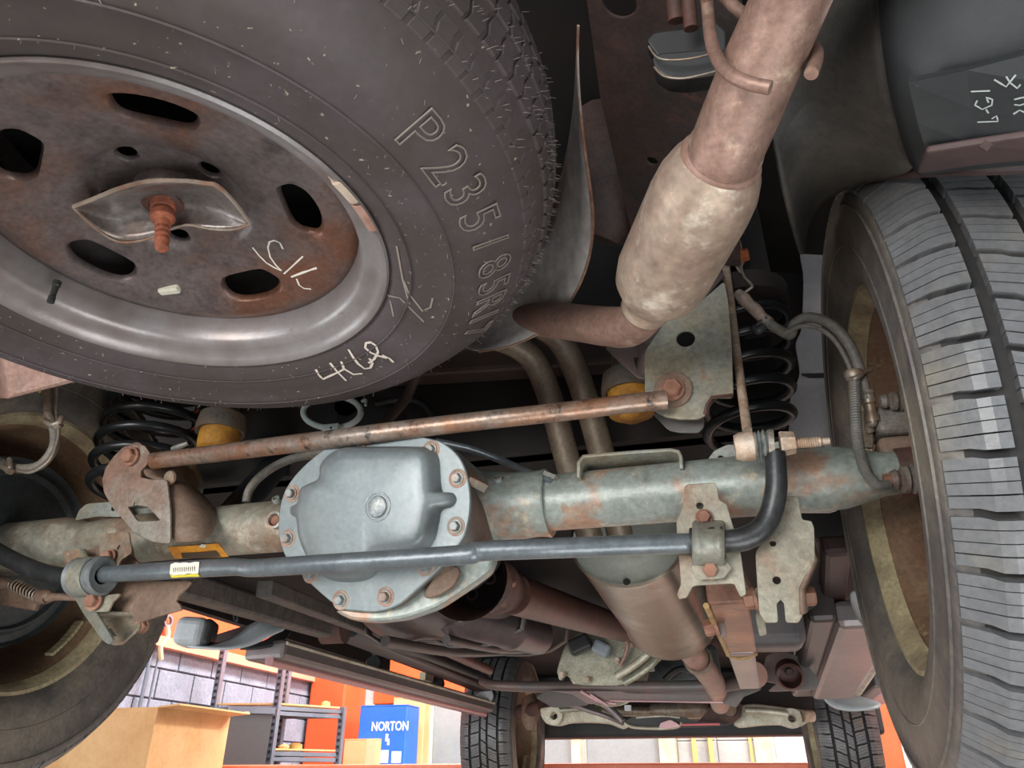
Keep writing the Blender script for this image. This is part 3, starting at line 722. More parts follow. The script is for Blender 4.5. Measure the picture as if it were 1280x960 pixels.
# chalk
chalk(sty, [[(395,461),(399,468),(404,473),(415,468),(424,464),(431,460)],[(413,453),(422,464),(433,475)],[(427,451),(430,460),(442,467),(453,466)],[(436,436),(442,446),(448,454),(456,460),(463,459),(466,453),(462,447)],[(484,447),(474,444),(464,440),(457,434),(458,428),(464,427),(470,431),(473,439),(468,448),(461,453)],[(478,443),(487,447),(492,452)]], .0032, CHALK, off=.0012, parent=sty)
chalk(sty, [[(496,307),(504,351),(512,380)],[(485,369),(500,372),(530,402)],[(505,350),(511,366),(528,388),(538,384),(541,372)],[(488,375),(492,395)]], .0022, mat('faint_chalk', '#877d74', rough=.9, bump=0), parent=sty)
do = [c for c in srim.children if c.name.startswith('wheel_disc')][0]
chalk(do, [[(316,309),(324,319),(333,328),(343,334),(352,338)],[(354,311),(350,303),(343,300),(337,302),(335,309),(338,321),(345,331),(352,338)],[(355,342),(367,331),(379,320)],[(364,346),(376,342),(388,337),(396,334)],[(364,346),(378,340),(396,335)],[(371,348),(374,356),(380,360),(389,361)]], .0020, mat('bright_chalk', '#e2dcd0', rough=.9, bump=0), parent=srim)
# retainer plate and threaded rod
rt_ = thing('spare_wheel_retainer', 'winged steel retainer plate with a rusty threaded rod in the spare rim', 'retainer', (SX, SY, 2.03))
rows = [[(92,258,2.012),(118,248,2.012),(150,235,2.012),(187,226,2.014),(233,226,2.014),(258,229,2.012),(272,232,2.010),(292,252,2.011),(311,277,2.012)],
        [(94,259,2.014),(125,262,2.030),(155,252,2.040),(190,240,2.045),(235,240,2.045),(262,244,2.038),(280,250,2.030),(296,265,2.020),(311,278,2.013)],
        [(94,260,2.014),(130,276,2.030),(160,272,2.042),(195,262,2.046),(235,258,2.046),(262,264,2.040),(282,268,2.032),(298,274,2.020),(311,279,2.013)],
        [(94,262,2.012),(120,286,2.012),(148,302,2.012),(180,300,2.014),(205,290,2.020),(233,281,2.018),(262,286,2.012),(290,287,2.012),(311,281,2.012)]]
o = build('retainer_plate', MB().grid([[WZ(*p) for p in r] for r in rows]), mat('retainer_steel', '#8d8885', '#7b6a62', .4, 16, .35, .6, .3, third='#a0684f', amt3=.15), rt_, 60); solid(o, .0022, 0, 2)
edge = [WZ(*p) for p in rows[0]] + [WZ(*p) for p in rows[3][::-1]]
build('plate_edge', MB().tube(edge+[edge[0]], [.0022 if i_ < 9 else .0014 for i_ in range(len(edge)+1)], 6, 3), mat('plate_edge_steel', '#9a8d80', '#8d6650', .45, 40, .6, .2, .5), o)
ax = WZ(204, 252, 2.044); top = Vector((ax.x, ax.y, 2.12))
prof = [(0,.0)]
z = 0.0
rod = MB(); pr_ = [(.05,0),(.05,.0125)]
for k in range(16): pr_ += [(.002+k*.0026+.05,.0125),(.002+k*.0026+.0513,.0108)]
pr_ += [(.095,.0115),(.098,.0125),(.104,.0125),(.108,.008)]
for k in range(4): pr_ += [(.112+k*.007,.0078),(.115+k*.007,.0068)]
pr_ += [(.142,.0065),(.145,.004),(.146,0)]
rt0 = WZ(204,243,2.048); rt1 = WZ(202,314,1.974); rd_ = (rt1-rt0).normalized()
build('threaded_rod', rod.lathe(pr_, rt1 - rd_*.146, rd_, 20), mat('rod_rust', '#a05c40', '#7c4432', .5, 60, .75, 0, .5), rt_, 30)
build('collar', MB().lathe([(0,.012),(0,.021),(.006,.022),(.010,.018),(.012,.012)], Vector((ax.x, ax.y, 2.046)), (0,0,-1), 24, True), RUSTD, rt_)

# ================================================================ HEAT SHIELD
hs = thing('heat_shield', 'curved bare steel heat shield with rusty edge beside the spare tyre', 'shield', W(738, 300, .7))
low = [(723,32,.46),(722,70,.50),(724,120,.55),(730,180,.61),(737,230,.66),(741,270,.70),(739,305,.735),(731,340,.765),(714,375,.80),(690,405,.83),(660,424,.85),(628,435,.865),(598,440,.88)]
up_ = [(722,30,.50),(721,68,.54),(719,118,.60),(712,178,.68),(699,235,.74),(683,285,.79),(664,318,.82),(645,345,.85),(625,367,.88),(605,387,.90),(590,405,.91),(580,420,.92),(574,432,.92)]
o = build('shield_sheet', MB().grid([[W(*p) for p in low],[W(*((a+b)/2 for a, b in zip(p, q))) for p, q in zip(low, up_)],[W(*p) for p in up_]]), SHIELD, hs, 60); solid(o, .0018, 0, 1)
build('rusty_edge', MB().tube([W(*p) for p in low], [.0012,.0014,.0016,.0018,.002,.0025,.0022,.0018,.0016,.0015,.0014,.0012,.001], 8, 4), SHEDGE, o)

# ================================================================ EXHAUST
ex = thing('exhaust_system', 'tan weathered exhaust with resonator, over-axle pipes and big muffler', 'exhaust', W(850, 280, .6))
A = W(912, 178, .49); B = W(806, 388, .70); L = (B-A).length
build('resonator', MB().lathe([(0,.0),(0,.0315),(L*.03,.033),(L*.05,.0315),(L*.065,.0335),(L*.12,.041),(L*.20,.0465),(L*.30,.0485),(L*.72,.049),(L*.82,.045),(L*.90,.034),(L*.94,.026),(L*.97,.0265),(L*1.0,.0262),(L,0)], A, B-A, 48), EXH, ex, 60)
build('weld_ring', MB().lathe([(L*.045,.0318),(L*.06,.0345),(L*.075,.0365),(L*.085,.0360)], A, B-A, 48, False), mat('weld_pink', '#94776a', '#866657', .5, 40, .7, .1, .5), ex, 60)
build('tailpipe', MB().tube([W(1130,-320,.27), W(1070,-190,.31), W(1025,-90,.36), W(990,-5,.405), W(950,85,.447), W(925,145,.474), W(908,186,.494), W(903,198,.502)], [.029,.029,.029,.0295,.0315,.0318,.0315,.0318], 36, 8), EXHP, ex, 60)
build('elbow_pipe', MB().tube([W(813,372,.69), W(803,393,.715), W(785,408,.745), W(758,408,.775), W(725,404,.80), W(690,400,.83), W(650,398,.90)], [.0235,.024,.0245,.0245,.024,.024,.024], 32, 8), EXHP, ex, 60)
build('elbow_collar', MB().lathe([(0,.024),(.002,.027),(.018,.027),(.020,.024)], W(812,376,.695), W(800,396,.72)-W(812,376,.695), 32), EXHP, ex, 60)
build('over_axle_pipe', MB().tube([W(600,415,1.0), W(645,432,1.04), W(670,455,1.07), W(690,505,1.10), W(705,560,1.13), W(716,600,1.15), W(740,680,1.2)], .0215, 28, 8), EXHD, ex, 60)
build('over_axle_pipe', MB().tube([W(660,400,1.0), W(695,420,1.04), W(716,455,1.07), W(736,510,1.10), W(750,560,1.13), W(760,600,1.15), W(775,670,1.2)], .0215, 28, 8), EXHD, ex, 60)
MA = W(783, 672, 1.24); MBp = W(838, 775, 1.78); L = (MBp-MA).length
def oval(mb, prof, o, axis, sx, sy, n=56):
    o = Vector(o); z = Vector(axis).normalized(); x = z.cross(Vector((0,0,1))).normalized(); y = x.cross(z); v = []
    for i in range(n):
        t = 2*pi*i/n
        for h, r in prof: v.append(o + z*h + x*cos(t)*r*sx + y*sin(t)*r*sy)
    m = len(prof); return mb.add(v, [(i*m+k, ((i+1)%n)*m+k, ((i+1)%n)*m+k+1, i*m+k+1) for i in range(n) for k in range(m-1)])
mu = build('muffler', oval(MB(), [(.0,.088),(.004,.0915),(.008,.0895),(.02,.090),(L-.01,.094),(L-.005,.097),(L,.094),(L+.01,.08),(L+.03,.03),(L+.03,0)], MA, MBp-MA, 1.08, .92), MUF, ex, 40)
build('muffler_cap', oval(MB(), [(.004,.089),(.001,.086),(.006,.080),(.004,.05),(.003,0)], MA, MBp-MA, 1.08, .92), MUFC, mu, 50)
q = W(783, 727, 1.235); build('drain_hole', MB().cyl(q, q+(MBp-MA).normalized()*.01, .006, n=10), BLACK, mu, None)
build('front_pipe', MB().tube([W(836,780,1.74), W(858,806,1.9), W(880,835,2.1), W(893,855,2.3), W(900,880,2.7)], [.03,.031,.031,.030,.03], 28, 6), EXHP, ex, 60)
build('pipe_clamp', MB().lathe([(0,.030),(0,.036),(.015,.036),(.015,.030)], W(872,824,2.0), W(893,855,2.3)-W(872,824,2.0), 28, True), EXHD, ex, 40)
build('pipe_hanger', MB().tube([W(878,-30,.40), W(884,5,.43), W(888,45,.425), W(896,72,.415), W(912,92,.408), W(936,104,.406), W(963,110,.406)], .0052, 16, 6), EXHP, ex, 50)
build('pipe_hanger', MB().tube([W(905,-5,.46), W(922,12,.46), W(950,30,.46), W(1000,50,.46), W(1018,60,.45), W(1020,74,.445), W(1014,92,.44)], .0055, 16, 5), EXHP, ex, 50)
# hanger isolator
HOOK = 0
iso = thing('exhaust_isolator', 'dark rubber exhaust isolator block under the frame rail', 'isolator', W(850, 65, .50))
plate('rubber_block', [(811,50),(818,42),(895,30),(905,40),(905,66),(893,72),(855,76),(828,74)], .50, .026, BLACKP, iso, bev=.002, n=(.0,-1,-.35))
plate('rubber_block', [(818,72),(826,68),(905,62),(905,86),(893,92),(858,97),(836,95),(822,86)], .495, .026, BLACKP, iso, bev=.002, n=(.0,-1,-.35))
build('steel_edge', MB().tube([W(811,58,.484), W(822,72,.483), W(842,75,.483), W(870,72,.483), W(900,64,.483)], .0011, 8).tube([W(818,84,.478), W(830,95,.478), W(852,98,.478), W(880,93,.478), W(905,86,.478)], .0011, 8), FIT, iso, 60)
build('steel_stud', MB().cyl(W(864,36,.475), W(858,-30,.455), .0065).cyl(W(846,26,.485), W(841,-30,.465), .008), RUSTD, iso)

# ================================================================ REAR AXLE
axl = thing('rear_axle', 'grey-green rusty rear axle with bolted differential cover', 'axle', (-.4, .95, 1.83))
AL = Vector((-1.10, 1.0, 1.851)); AR = Vector((.207, .952, 1.833))
def ax_at(x):
    t = (x-AL.x)/(AR.x-AL.x); return AL.lerp(AR, t)
ad = (AR-AL).normalized()
def axtube(name, pr, m, parent=axl, n=56, closed=False):
    return build(name, MB().lathe([(x-AL.x, r) for x, r in pr], AL, ad, n, closed), m, parent, 40)
axtube('axle_tube', [(-.215,.036),(-.20,.0385),(.10,.0395),(.150,.0405),(.175,.0385),(.198,.033),(.22,.027),(.30,.025),(.30,0)], AXLE)
axtube('axle_tube', [(-1.18,0),(-1.18,.045),(-1.04,.045),(-1.00,.034),(-.95,.0385),(-.60,.0395),(-.595,.038)], AXLEL)
axtube('housing_neck', [(-.37,.075),(-.33,.062),(-.30,.053),(-.26,.0475),(-.222,.0455),(-.2105,.0465),(-.206,.0475),(-.204,.046),(-.204,.036)], AXLE)
axtube('housing_neck', [(-.60,.038),(-.605,.044),(-.60,.0455),(-.58,.0465),(-.55,.047),(-.51,.054),(-.46,.07)], AXLE)
# diff cover
FL = [(433,545),(470,541),(510,542),(533,547),(553,553),(573,570),(584,595),(588,630),(582,665),(567,688),(548,712),(520,738),(497,757),(471,765),(447,764),(427,761),(408,748),(388,730),(369,711),(357,697),(348,668),(350,632),(360,606),(380,582),(407,560)]
CN = Vector((-.10, -1, -.22)).normalized()
cc = W(470, 650, .832)
def onc(px, py, off=0.0):
    d = D(px, py); return CAM + d*(((cc-CAM).dot(CN))/d.dot(CN)) + CN*off
def smooth_loop(P, n=96):
    out = []; N = len(P)
    for i in range(n):
        u = i/n*N; k = int(u); t = u-k; a, b, c, d = (Vector(P[(k+j-1)%N]) for j in range(4))
        out.append(0.5*((2*b)+(c-a)*t+(2*a-5*b+4*c-d)*t*t+(3*b-a-3*c+d)*t**3))
    return out
flo = smooth_loop([onc(*p) for p in FL], 120)
cpar = thing_c = None
cv = build('differential_cover', MB().add([p - CN*.005 for p in flo] + [p for p in flo], [tuple(range(119,-1,-1)), tuple(range(120,240))] + [(i,(i+1)%120,120+(i+1)%120,120+i) for i in range(120)]), COVER, axl, 30)
bevel(cv, .0015)
DM = [(404,598),(408,578),(430,560),(470,558),(520,558),(540,560),(549,573),(551,598),(554,615),(566,616),(571,624),(566,633),(553,638),(549,655),(543,676),(528,690),(480,700),(465,722),(440,728),(410,724),(392,705),(384,690),(378,672),(376,650),(366,644),(366,634),(377,628),(382,610)]
dmo = smooth_loop([onc(*p) for p in DM], 140); cen = onc(468, 636)
vv = []; lev = [(1.0,-.001),(.985,.004),(.955,.012),(.90,.019),(.80,.023),(.62,.0255),(.42,.027),(.2,.0275)]
D2 = [(404,598),(408,578),(430,560),(470,558),(520,558),(540,560),(549,573),(551,598),(552,612),(553,618),(553,624),(553,630),(552,638),(549,655),(543,676),(528,690),(480,700),(465,722),(440,728),(410,724),(392,705),(384,690),(378,672),(376,655),(375,645),(375,637),(377,628),(382,610)]
d2o = smooth_loop([onc(*p) for p in D2], 140)
lev = [(1.0,-.001,0),(.99,.004,0),(.972,.010,.1),(.95,.0155,.45),(.93,.0195,.9),(.90,.0225,1),(.84,.025,1),(.72,.0265,1),(.5,.0275,1),(.25,.028,1)]
for s_, hgt, bl_ in lev:
    for p, p2 in zip(dmo, d2o):
        q = cen + (p.lerp(p2, bl_)-cen)*s_; vv.append(q + CN*hgt)
N_ = 140; k0 = len(vv); vv.append(cen + CN*.028)
ff = [(a*N_+i, a*N_+(i+1)%N_, (a+1)*N_+(i+1)%N_, (a+1)*N_+i) for a in range(len(lev)-1) for i in range(N_)] + [((len(lev)-1)*N_+i, (len(lev)-1)*N_+(i+1)%N_, k0) for i in range(N_)]
dome = build('cover_dome', MB().add(vv, ff), COVER, cv, 80)
m_ = dome.modifiers.new('smooth', 'LAPLACIANSMOOTH') if False else None
pc = onc(486, 636) + CN*.0268
build('filler_plug', MB().lathe([(-.008,.0),(-.008,.0185),(.0005,.0185),(.002,.0178),(.002,.0165),(.0005,.0155),(.0005,.014),(.004,.0125),(.0055,.008),(.005,0)], pc, CN, 40), mat('plug_rubber', '#7d8687', '#a6a9a4', .35, 60, .4, .2, .8, fine=200), cv, 40)
for px, py in ((539,562),(572,598),(570,658),(482,746),(426,750),(360,673),(365,617),(388,717),(532,708),(452,553)):
    b = build('cover_bolt', MB().hexbolt(onc(px, py), CN, .0062, .007, 1.3), mat('cover_bolt_steel', '#858a88', '#8b7463', .4, 60, .5, .4, .3), cv, 25)
    build('rust_halo', MB().lathe([(-.0005,.0),(.0006,.0115),(-.0008,.0125)], onc(px, py), CN, 20), mat('halo_rust', '#98897b', '#9c7664', .5, 60, .8, 0, .4), b, None)
# cast housing behind the cover and pinion nose
hv = []; base = [p - CN*.005 for p in flo]; cb = sum(base, Vector())/120
pn = Vector((-.352, 1.20, 1.792))
for s_, dpt in ((.99, 0), (.97,.012), (.88,.045), (.76,.09), (.62,.145), (.42,.215), (.30,.25)):
    f = min(1, dpt/.22)
    for i, p in enumerate(base):
        c_ = cb.lerp(Vector((pn.x, cb.y, pn.z)), f*f*(3-2*f)); hv.append(c_ + (p-cb)*s_ + Vector((0, dpt, 0)))
hs_ = MB().add(hv, [(a*120+i, a*120+(i+1)%120, (a+1)*120+(i+1)%120, (a+1)*120+i) for a in range(6) for i in range(120)] + [tuple(6*120+i for i in range(120))])
build('differential_housing', hs_, HOUSING, axl, 60)
# left shoulder ribs and right webs of the casting
sheetp = lambda nm, rows, m, par, t=.006, sub=0: solid(build(nm, MB().grid([[W(*p) for p in r] for r in rows]), m, par, 60), t, .001, sub)
sheetp('casting_web', [[(560,560,.90),(604,598,.93)],[(575,585,.90),(606,606,.92)],[(585,600,.88),(608,612,.91)]], AXLE, axl, .012)
plate('casting_web', [(560,690),(590,698),(614,697),(608,712),(580,732),(545,755),(505,769),(470,773),(440,771),(424,763),(447,766),(471,767),(497,760),(524,742)], .872, .03, AXLE, axl, bev=.004, rnd=.5, n=(.1,-1,-.1))
plate('casting_pocket', [(556,706),(574,712),(566,730),(548,742),(530,746),(538,730)], .858, .010, BRKB, axl, bev=.002, rnd=.6, n=(.1,-1,-.1))
build('pinion_nose', MB().lathe([(-.02,.060),(.03,.052),(.06,.044),(.10,.040),(.105,.047),(.125,.047),(.13,.036),(.13,0)], W(585,722,1.02), W(622,735,1.28)-W(585,722,1.02), 36), RUSTD, axl)
for px, py, Y in ((545,728,.87),(590,742,1.1),(612,722,1.08)): build('casting_boss', MB().lathe([(0,.010),(.006,.010),(.006,.006),(.002,.006)], W(px,py,Y), (.3,-1,-.4), 16), RUSTD, axl)
# neck holes and plugs
for px, py in ((602,628),(343,650),(622,598),(345,624)):
    q = W(px, py, .9); r = .0085 if py > 625 else .004
    cN = Vector((0, -1, -.15)); x_ = ax_at(q.x); dy = q.z - x_.z; rad = .0478
    yy = x_.y - sqrt(max(rad**2-dy**2*.9, 0)); q = W(px, py, yy); nrm = (q - ax_at(q.x)); nrm.x = 0
    b = build('boss_ring', MB().lathe([(-.004,r*1.5),(.002,r*1.5),(.0025,r*1.1),(-.002,r),(-.004,r)], q, nrm, 24, True), AXLE, axl)
    build('plug', MB().lathe([(-.004,r),(-.001,r*.7),(-.0015,0)], q, nrm, 16), RUST, b)
# stickers wrapped on the tube
def wrap(name, pix, m, parent, off=.0006, rad=.0392):
    def hit(px, py):
        d = D(px, py).normalized(); o_ = CAM - AL; a = d - ad*d.dot(ad); b = o_ - ad*o_.dot(ad)
        A_ = a.dot(a); B_ = 2*a.dot(b); C_ = b.dot(b)-(rad+off)**2; ds = B_*B_-4*A_*C_
        if ds < 0: return None
        return CAM + d*((-B_-sqrt(ds))/(2*A_))
    rows = []
    for r in pix:
        rr__ = []
        for k in range(len(r)-1):
            for j in range(4): rr__.append((r[k][0]+(r[k+1][0]-r[k][0])*j/4, r[k][1]+(r[k+1][1]-r[k][1])*j/4))
        rr__.append(r[-1]); rows.append([hit(*p) for p in rr__])
    if any(p is None for r in rows for p in r): print('WRAP MISS', name); return
    return build(name, MB().grid(rows), m, parent, 60)
wrap('warning_sticker', [[(209,684),(240,682),(273,679)],[(214,691),(246,690),(279,687)],[(218,698),(250,698),(286,696)]], STICKY, axl, .0020)
wrap('sticker_print', [[(226,691),(250,690),(270,688)],[(228,698),(252,698),(276,696)]], STICKB, axl, .0026)
wrap('sticker_dot', [[(252,680),(258,681)],[(248,684),(256,685)]], STICKW, axl, .0032)
# ---- left track bar bracket (stamped box)
BRKX = mat('bracket_mixed', '#918b80', '#86695a', .42, 7, .5, .25, .5, third='#aaa294', amt3=.3)
o = plate('track_bar_bracket', [(154,559),(166,556),(180,557),(187,567),(184,578),(175,588),(175,597),(188,600),(208,600),(212,640),(212,679),(192,677),(169,667),(155,650),(142,636),(130,615),(128,600),(132,585),(142,571)], .882, .004, BRKX, axl,
      holes=[[(158,633),(165,632),(167,626),(172,631),(185,633),(202,651),(172,653)]], n=(-.15,-1,-.10), rnd=.35)
sheet('bracket_side', [[(206,600,.884),(222,602,.892),(238,606,.92),(252,618,.96)],[(210,640,.886),(232,638,.890),(254,634,.91),(273,640,.95)],[(210,679,.889),(235,678,.890),(255,675,.90),(266,669,.92)]], BRKB, axl, .004, 1)
sheet('bracket_top', [[(184,578,.884),(205,586,.92),(238,581,.975)],[(176,590,.884),(200,592,.91),(246,598,.975)],[(190,600,.884),(220,602,.892),(252,617,.962)]], BRKB, axl, .004, 1)
build('weld_nut', MB().lathe([(0,.0),(0,.011),(.003,.0095),(.004,0)], W(213,597,.882), (-.1,-1,-.3), 20), BRK, axl)
sheet('bracket_rear_ear', [[(232,588,.97),(238,575,.99)],[(248,615,.97),(252,598,.99)],[(252,620,.97),(256,605,.99)]], BRKR, axl, .004, 0)
build('bracket_bolt', MB().hexbolt(W(165,571,.878), (-.15,-1,-.1), .0115, .010, 1.3), RUST, axl, 25)
# ---- left sway mount and lower arm bracket
plate('lower_arm_bracket', [(163,683),(166,697),(176,708),(186,722),(195,727),(238,727),(232,735),(222,744),(219,752),(224,756),(226,762),(200,769),(174,777),(168,774),(165,767),(135,765),(108,765),(98,748),(86,733),(80,700),(84,690),(110,688),(135,676),(155,668)], .895, .004, BRKB, axl, holes=[(148,685,.0045)], n=(-.2,-1,.0), rnd=.25)
plate('lower_arm_bracket', [(86,735),(95,733),(118,764),(140,799),(136,805),(128,800),(105,768)], .88, .004, BRKR, axl, n=(-.5,-1,-.1), rnd=.4)
plate('bracket_foot', [(116,770),(132,776),(160,768),(176,778),(172,786),(164,793),(152,804),(140,805),(132,798),(122,784)], .91, .004, BRK, axl, holes=[[(131,781),(136,780),(147,795),(142,796)]], n=(-.1,-1,.35), rnd=.4)
sheet('bracket_flange', [[(108,764,.893),(165,766,.893)],[(112,770,.93),(168,774,.93)]], BRK, axl, .003, 0)
build('bracket_bolt', MB().hexbolt(W(178,782,.92), (0.2,-1,-.2), .009, .009, 1.2), RUST, axl, 25)
plate('mount_plate', [(128,668),(160,664),(164,690),(150,700),(144,712),(136,700),(126,700),(124,684)], .872, .003, BRK, axl, holes=[(148,684,.0042)], n=(-.1,-1,0), rnd=.3)
plate('mount_plate', [(110,748),(150,742),(140,752),(134,764),(112,764),(106,760)], .872, .004, BRK, axl, n=(-.1,-1,0), rnd=.3)
build('bracket_bolt', MB().hexbolt(W(137,696,.868), (0,-1,-.1), .0085, .008, 1.3), RUST, axl, 25)
build('bracket_bolt', MB().hexbolt(W(118,751,.868), (0,-1,-.1), .0095, .009, 1.4), RUST, axl, 25)
plate('tab', [(78,690),(100,686),(106,700),(84,703)], .90, .004, BRK, axl, rnd=.2)
build('weld_stub', MB().tube([W(104,690,.90), W(108,700,.89), W(107,708,.885)], .005, 10), BRKR, axl)
# ---- spring perches
for nm, pp, ho in (('left', [(94,650),(99,638),(108,630),(150,627),(160,640),(150,646),(122,645),(100,649)], (141,636,.0045)), ('right', [(883,578),(893,564),(910,556),(935,558),(960,575),(940,577),(905,579)], (901,573,.0045))):
    plate('spring_perch', pp, .955, .004, BRKR, axl, holes=[ho], n=(0,-1,-.3), rnd=.4)
for x, y in ((-.905, 1.03), (.105, 1.02)):
    a_ = ax_at(x); build('perch_dish', MB().lathe([(0,.0),(0,.068),(.008,.07),(.010,.066),(.004,.06),(.004,0)], (x, y, a_.z+.046), (0,0,1), 32), BRKR, axl)
    build('perch_web', MB().box((x-.05, y-.05, a_.z+.02), (x+.05, y+.05, a_.z+.047)), BRKR, axl, None)
# ---- U bracket on top of the right tube
ub = [(723,597),(723,578),(729,570),(740,569),(790,565),(838,562),(848,564),(851,571),(852,586)]
u0 = [W(px, py, .918) for px, py in ub]
o = build('bump_pad_bracket', MB().grid([u0, [p + Vector((0,.09,0)) for p in u0]]), BRKR, axl, 30); solid(o, .005, .001)
u1 = [p + Vector((0,.055,0)) for p in u0]
build('pad_web', MB().add([u1[1], u1[3], u1[6], u1[8], W(723,600,.975), W(852,592,.975)], [(0,1,2,3,5,4)]), RUSTD, axl, None)
# ---- right sway mount
plate('sway_bar_mount', [(858,606),(893,604),(896,612),(898,625),(908,631),(912,645),(925,690),(932,742),(926,745),(918,728),(866,731),(858,746),(849,748),(847,743),(852,730),(849,692),(846,652),(852,640)], .868, .005, BRK, axl, holes=[(875,632,.0048)], n=(0,-1,-.1), rnd=.3)
build('bracket_bolt', MB().hexbolt(W(880,647,.862), (0,-1,-.1), .0078, .008, 1.25), RUST, axl, 25)
build('bracket_bolt', MB().hexbolt(W(888,713,.862), (0,-1,-.1), .0085, .009, 1.3), RUST, axl, 25)
plate('weld_pad', [(857,606),(892,604),(897,622),(893,634),(860,636),(852,628)], .885, .012, AXLE, axl, n=(0,-1,-.1), rnd=.3)
# ---- right shock bracket
plate('shock_bracket', [(978,621),(997,621),(1002,650),(1014,652),(1017,660),(1018,700),(1010,715),(1000,736),(1003,768),(998,777),(983,777),(981,754),(976,748),(970,754),(972,777),(957,777),(950,766),(947,724),(945,690),(958,672),(974,652)], .880, .005, BRK, axl, holes=[(966,679,.0042),(971,725,.0052)], n=(0,-1,-.05), rnd=.35)
sheet('bracket_return', [[(1000,650,.88),(1010,652,.93)],[(1018,700,.88),(1022,700,.93)],[(1001,736,.88),(1006,736,.93)],[(1002,768,.88),(1008,765,.93)]], BRKB, axl, .004, 0)
build('shock_bolt', MB().hexbolt(W(1003,746,.93), (1,0,0), .011, .012, 1.2), RUST, axl, 25)
build('shock_bolt', MB().hexbolt(W(945,748,.93), (-1,0,-.1), .011, .012, 1.2), RUST, axl, 25)
# ---- hub ends: flange plate, bleeder nuts
a_ = ax_at(.222)
build('wheel_bearing', MB().lathe([(.012,.02),(.012,.030),(.11,.032),(.11,0)], a_, ad, 32), RUSTD, axl)
build('backing_plate', MB().lathe([(-1.165-AL.x,.03),(-1.17-AL.x,.12),(-1.175-AL.x,.155),(-1.165-AL.x,.160),(-1.19-AL.x,.165),(-1.24-AL.x,.165),(-1.24-AL.x,.03)], AL, ad, 56, True), DRUM, axl)
build('backing_ridge', MB().lathe([(-1.172-AL.x,.128),(-1.162-AL.x,.133),(-1.162-AL.x,.137),(-1.172-AL.x,.142)], AL, ad, 56, True), DRUM, axl)

# ================================================================ TRACK BAR
tbar = thing('track_bar', 'long straight rusty track bar crossing above the differential cover', 'rod', W(500, 540, .8))
R0, R1 = W(192, 576, .875), W(832, 500, .845); mid = W(500, 538, .800)
build('bar', MB().tube([R0, W(260,568,.862), W(340,558,.835), W(430,547,.806), mid, W(600,526,.798), W(700,515,.812), W(790,504,.835), R1], [.0125,.0128,.0128,.0125,.0122,.0118,.0118,.0120,.0122], 28, 8), ROD, tbar, 60)
build('end_bushing', MB().lathe([(-.022,.012),(-.022,.024),(.022,.024),(.022,.012)], W(180,576,.905), (-.15,-1,-.1), 28, True), BRKB, tbar)
build('end_bushing', MB().lathe([(-.022,.012),(-.022,.024),(.022,.024),(.022,.012)], W(842,494,.885), (0,-1,-.1), 28, True), BRKB, tbar)
build('clip_tab', MB().tube([W(216,561,.875), W(226,558,.87), W(235,554,.87)], [.004,.005,.003], 8), BRKR, tbar)
# frame side bracket
fb_ = thing('track_bar_frame_bracket', 'grey-green frame bracket with a rusty bolt and large hole, right of centre', 'bracket', W(860, 460, .9))
plate('bracket_plate', [(806,440),(830,405),(848,394),(878,376),(905,352),(910,380),(914,430),(916,492),(914,496),(897,496),(888,497),(884,503),(881,519),(872,523),(850,523),(832,520),(816,511),(807,498)], .868, .005, BRKR, fb_, holes=[(857,423,.0128)], n=(0,-1,-.05), rnd=.3)
sheet('bracket_face', [[(905,345,.87),(896,330,.94)],[(880,374,.87),(860,350,.94)],[(845,396,.87),(815,380,.94)],[(812,430,.87),(770,420,.96)],[(806,470,.87),(790,462,.93)]], XMEM, fb_, .004, 0)
sheet('bracket_notch', [[(916,494,.868),(917,486,.93)],[(890,497,.868),(889,489,.93)],[(884,506,.868),(880,500,.93)],[(881,518,.868),(878,512,.93)]], RUSTD, fb_, .004, 0)
plate('rear_plate', [(816,516),(836,520),(880,522),(879,533),(873,540),(850,540),(836,537)], .90, .004, XMEM, fb_, rnd=.4, n=(0,-1,-.05))
plate('gusset', [(757,434),(800,432),(806,445),(806,473),(798,472),(775,452)], .90, .004, XMEM, fb_, holes=[[(791,446),(804,446),(804,464),(796,464)]], rnd=.2)
build('bracket_bolt', MB().hexbolt(W(840,487,.862), (0,-1,-.1), .0125, .011, 1.25), RUST, fb_, 25)

# ================================================================ SWAY BAR
sb = thing('sway_bar', 'blue grey anti-roll bar running across below the differential cover', 'rod', W(500, 700, .79))
build('bar', MB().tube([W(130,718,.858), W(200,714,.845), W(280,709,.815), W(300,709,.808), W(320,710,.80), W(400,705,.785), W(500,699,.780), W(585,693,.785), W(602,689,.788), W(700,685,.80), W(800,681,.825), W(860,679,.845), W(885,678,.85)], [.0115,.0115,.0112,.0105,.0108]+[.0112]*8, 28, 8), SWAY, sb, 60)
build('bar_arm', MB().tube([W(902,677,.85), W(928,674,.85), W(950,663,.85), W(963,643,.848), W(970,612,.842), W(970,585,.838), W(969,566,.836)], [.0125,.0130,.0130,.0125,.0122,.0118,.0115], 28, 8), SWAYD, sb, 60)
build('bar_arm', MB().tube([W(100,722,.86), W(70,719,.87), W(40,711,.88), W(0,692,.89), W(-60,655,.9)], [.0118,.0125,.0130,.0132,.0132], 28, 8), SWAYD, sb, 60)
build('arm_link_pad', MB().beam(W(970,572,.836), W(968,520,.836)+Vector((0,0,.004)), .010, .026, (0,1,0)) if False else MB().cyl(W(960,556,.838), W(967,556,.838), .018), FIT, sb)
barm = [c for c in sb.children if c.name.startswith('bar') and not c.name.startswith('bar_')][0]
chalk(barm, [[(213,711.5),(225,711),(237,710.2),(249,709.6)]], .0145, STICKW, off=.0006, name='part_label', parent=sb)
chalk(barm, [[(214,720),(225,719.5),(237,718.8),(249,718.2)]], .0045, LEMON, off=.0009, name='label_stripe', parent=sb)
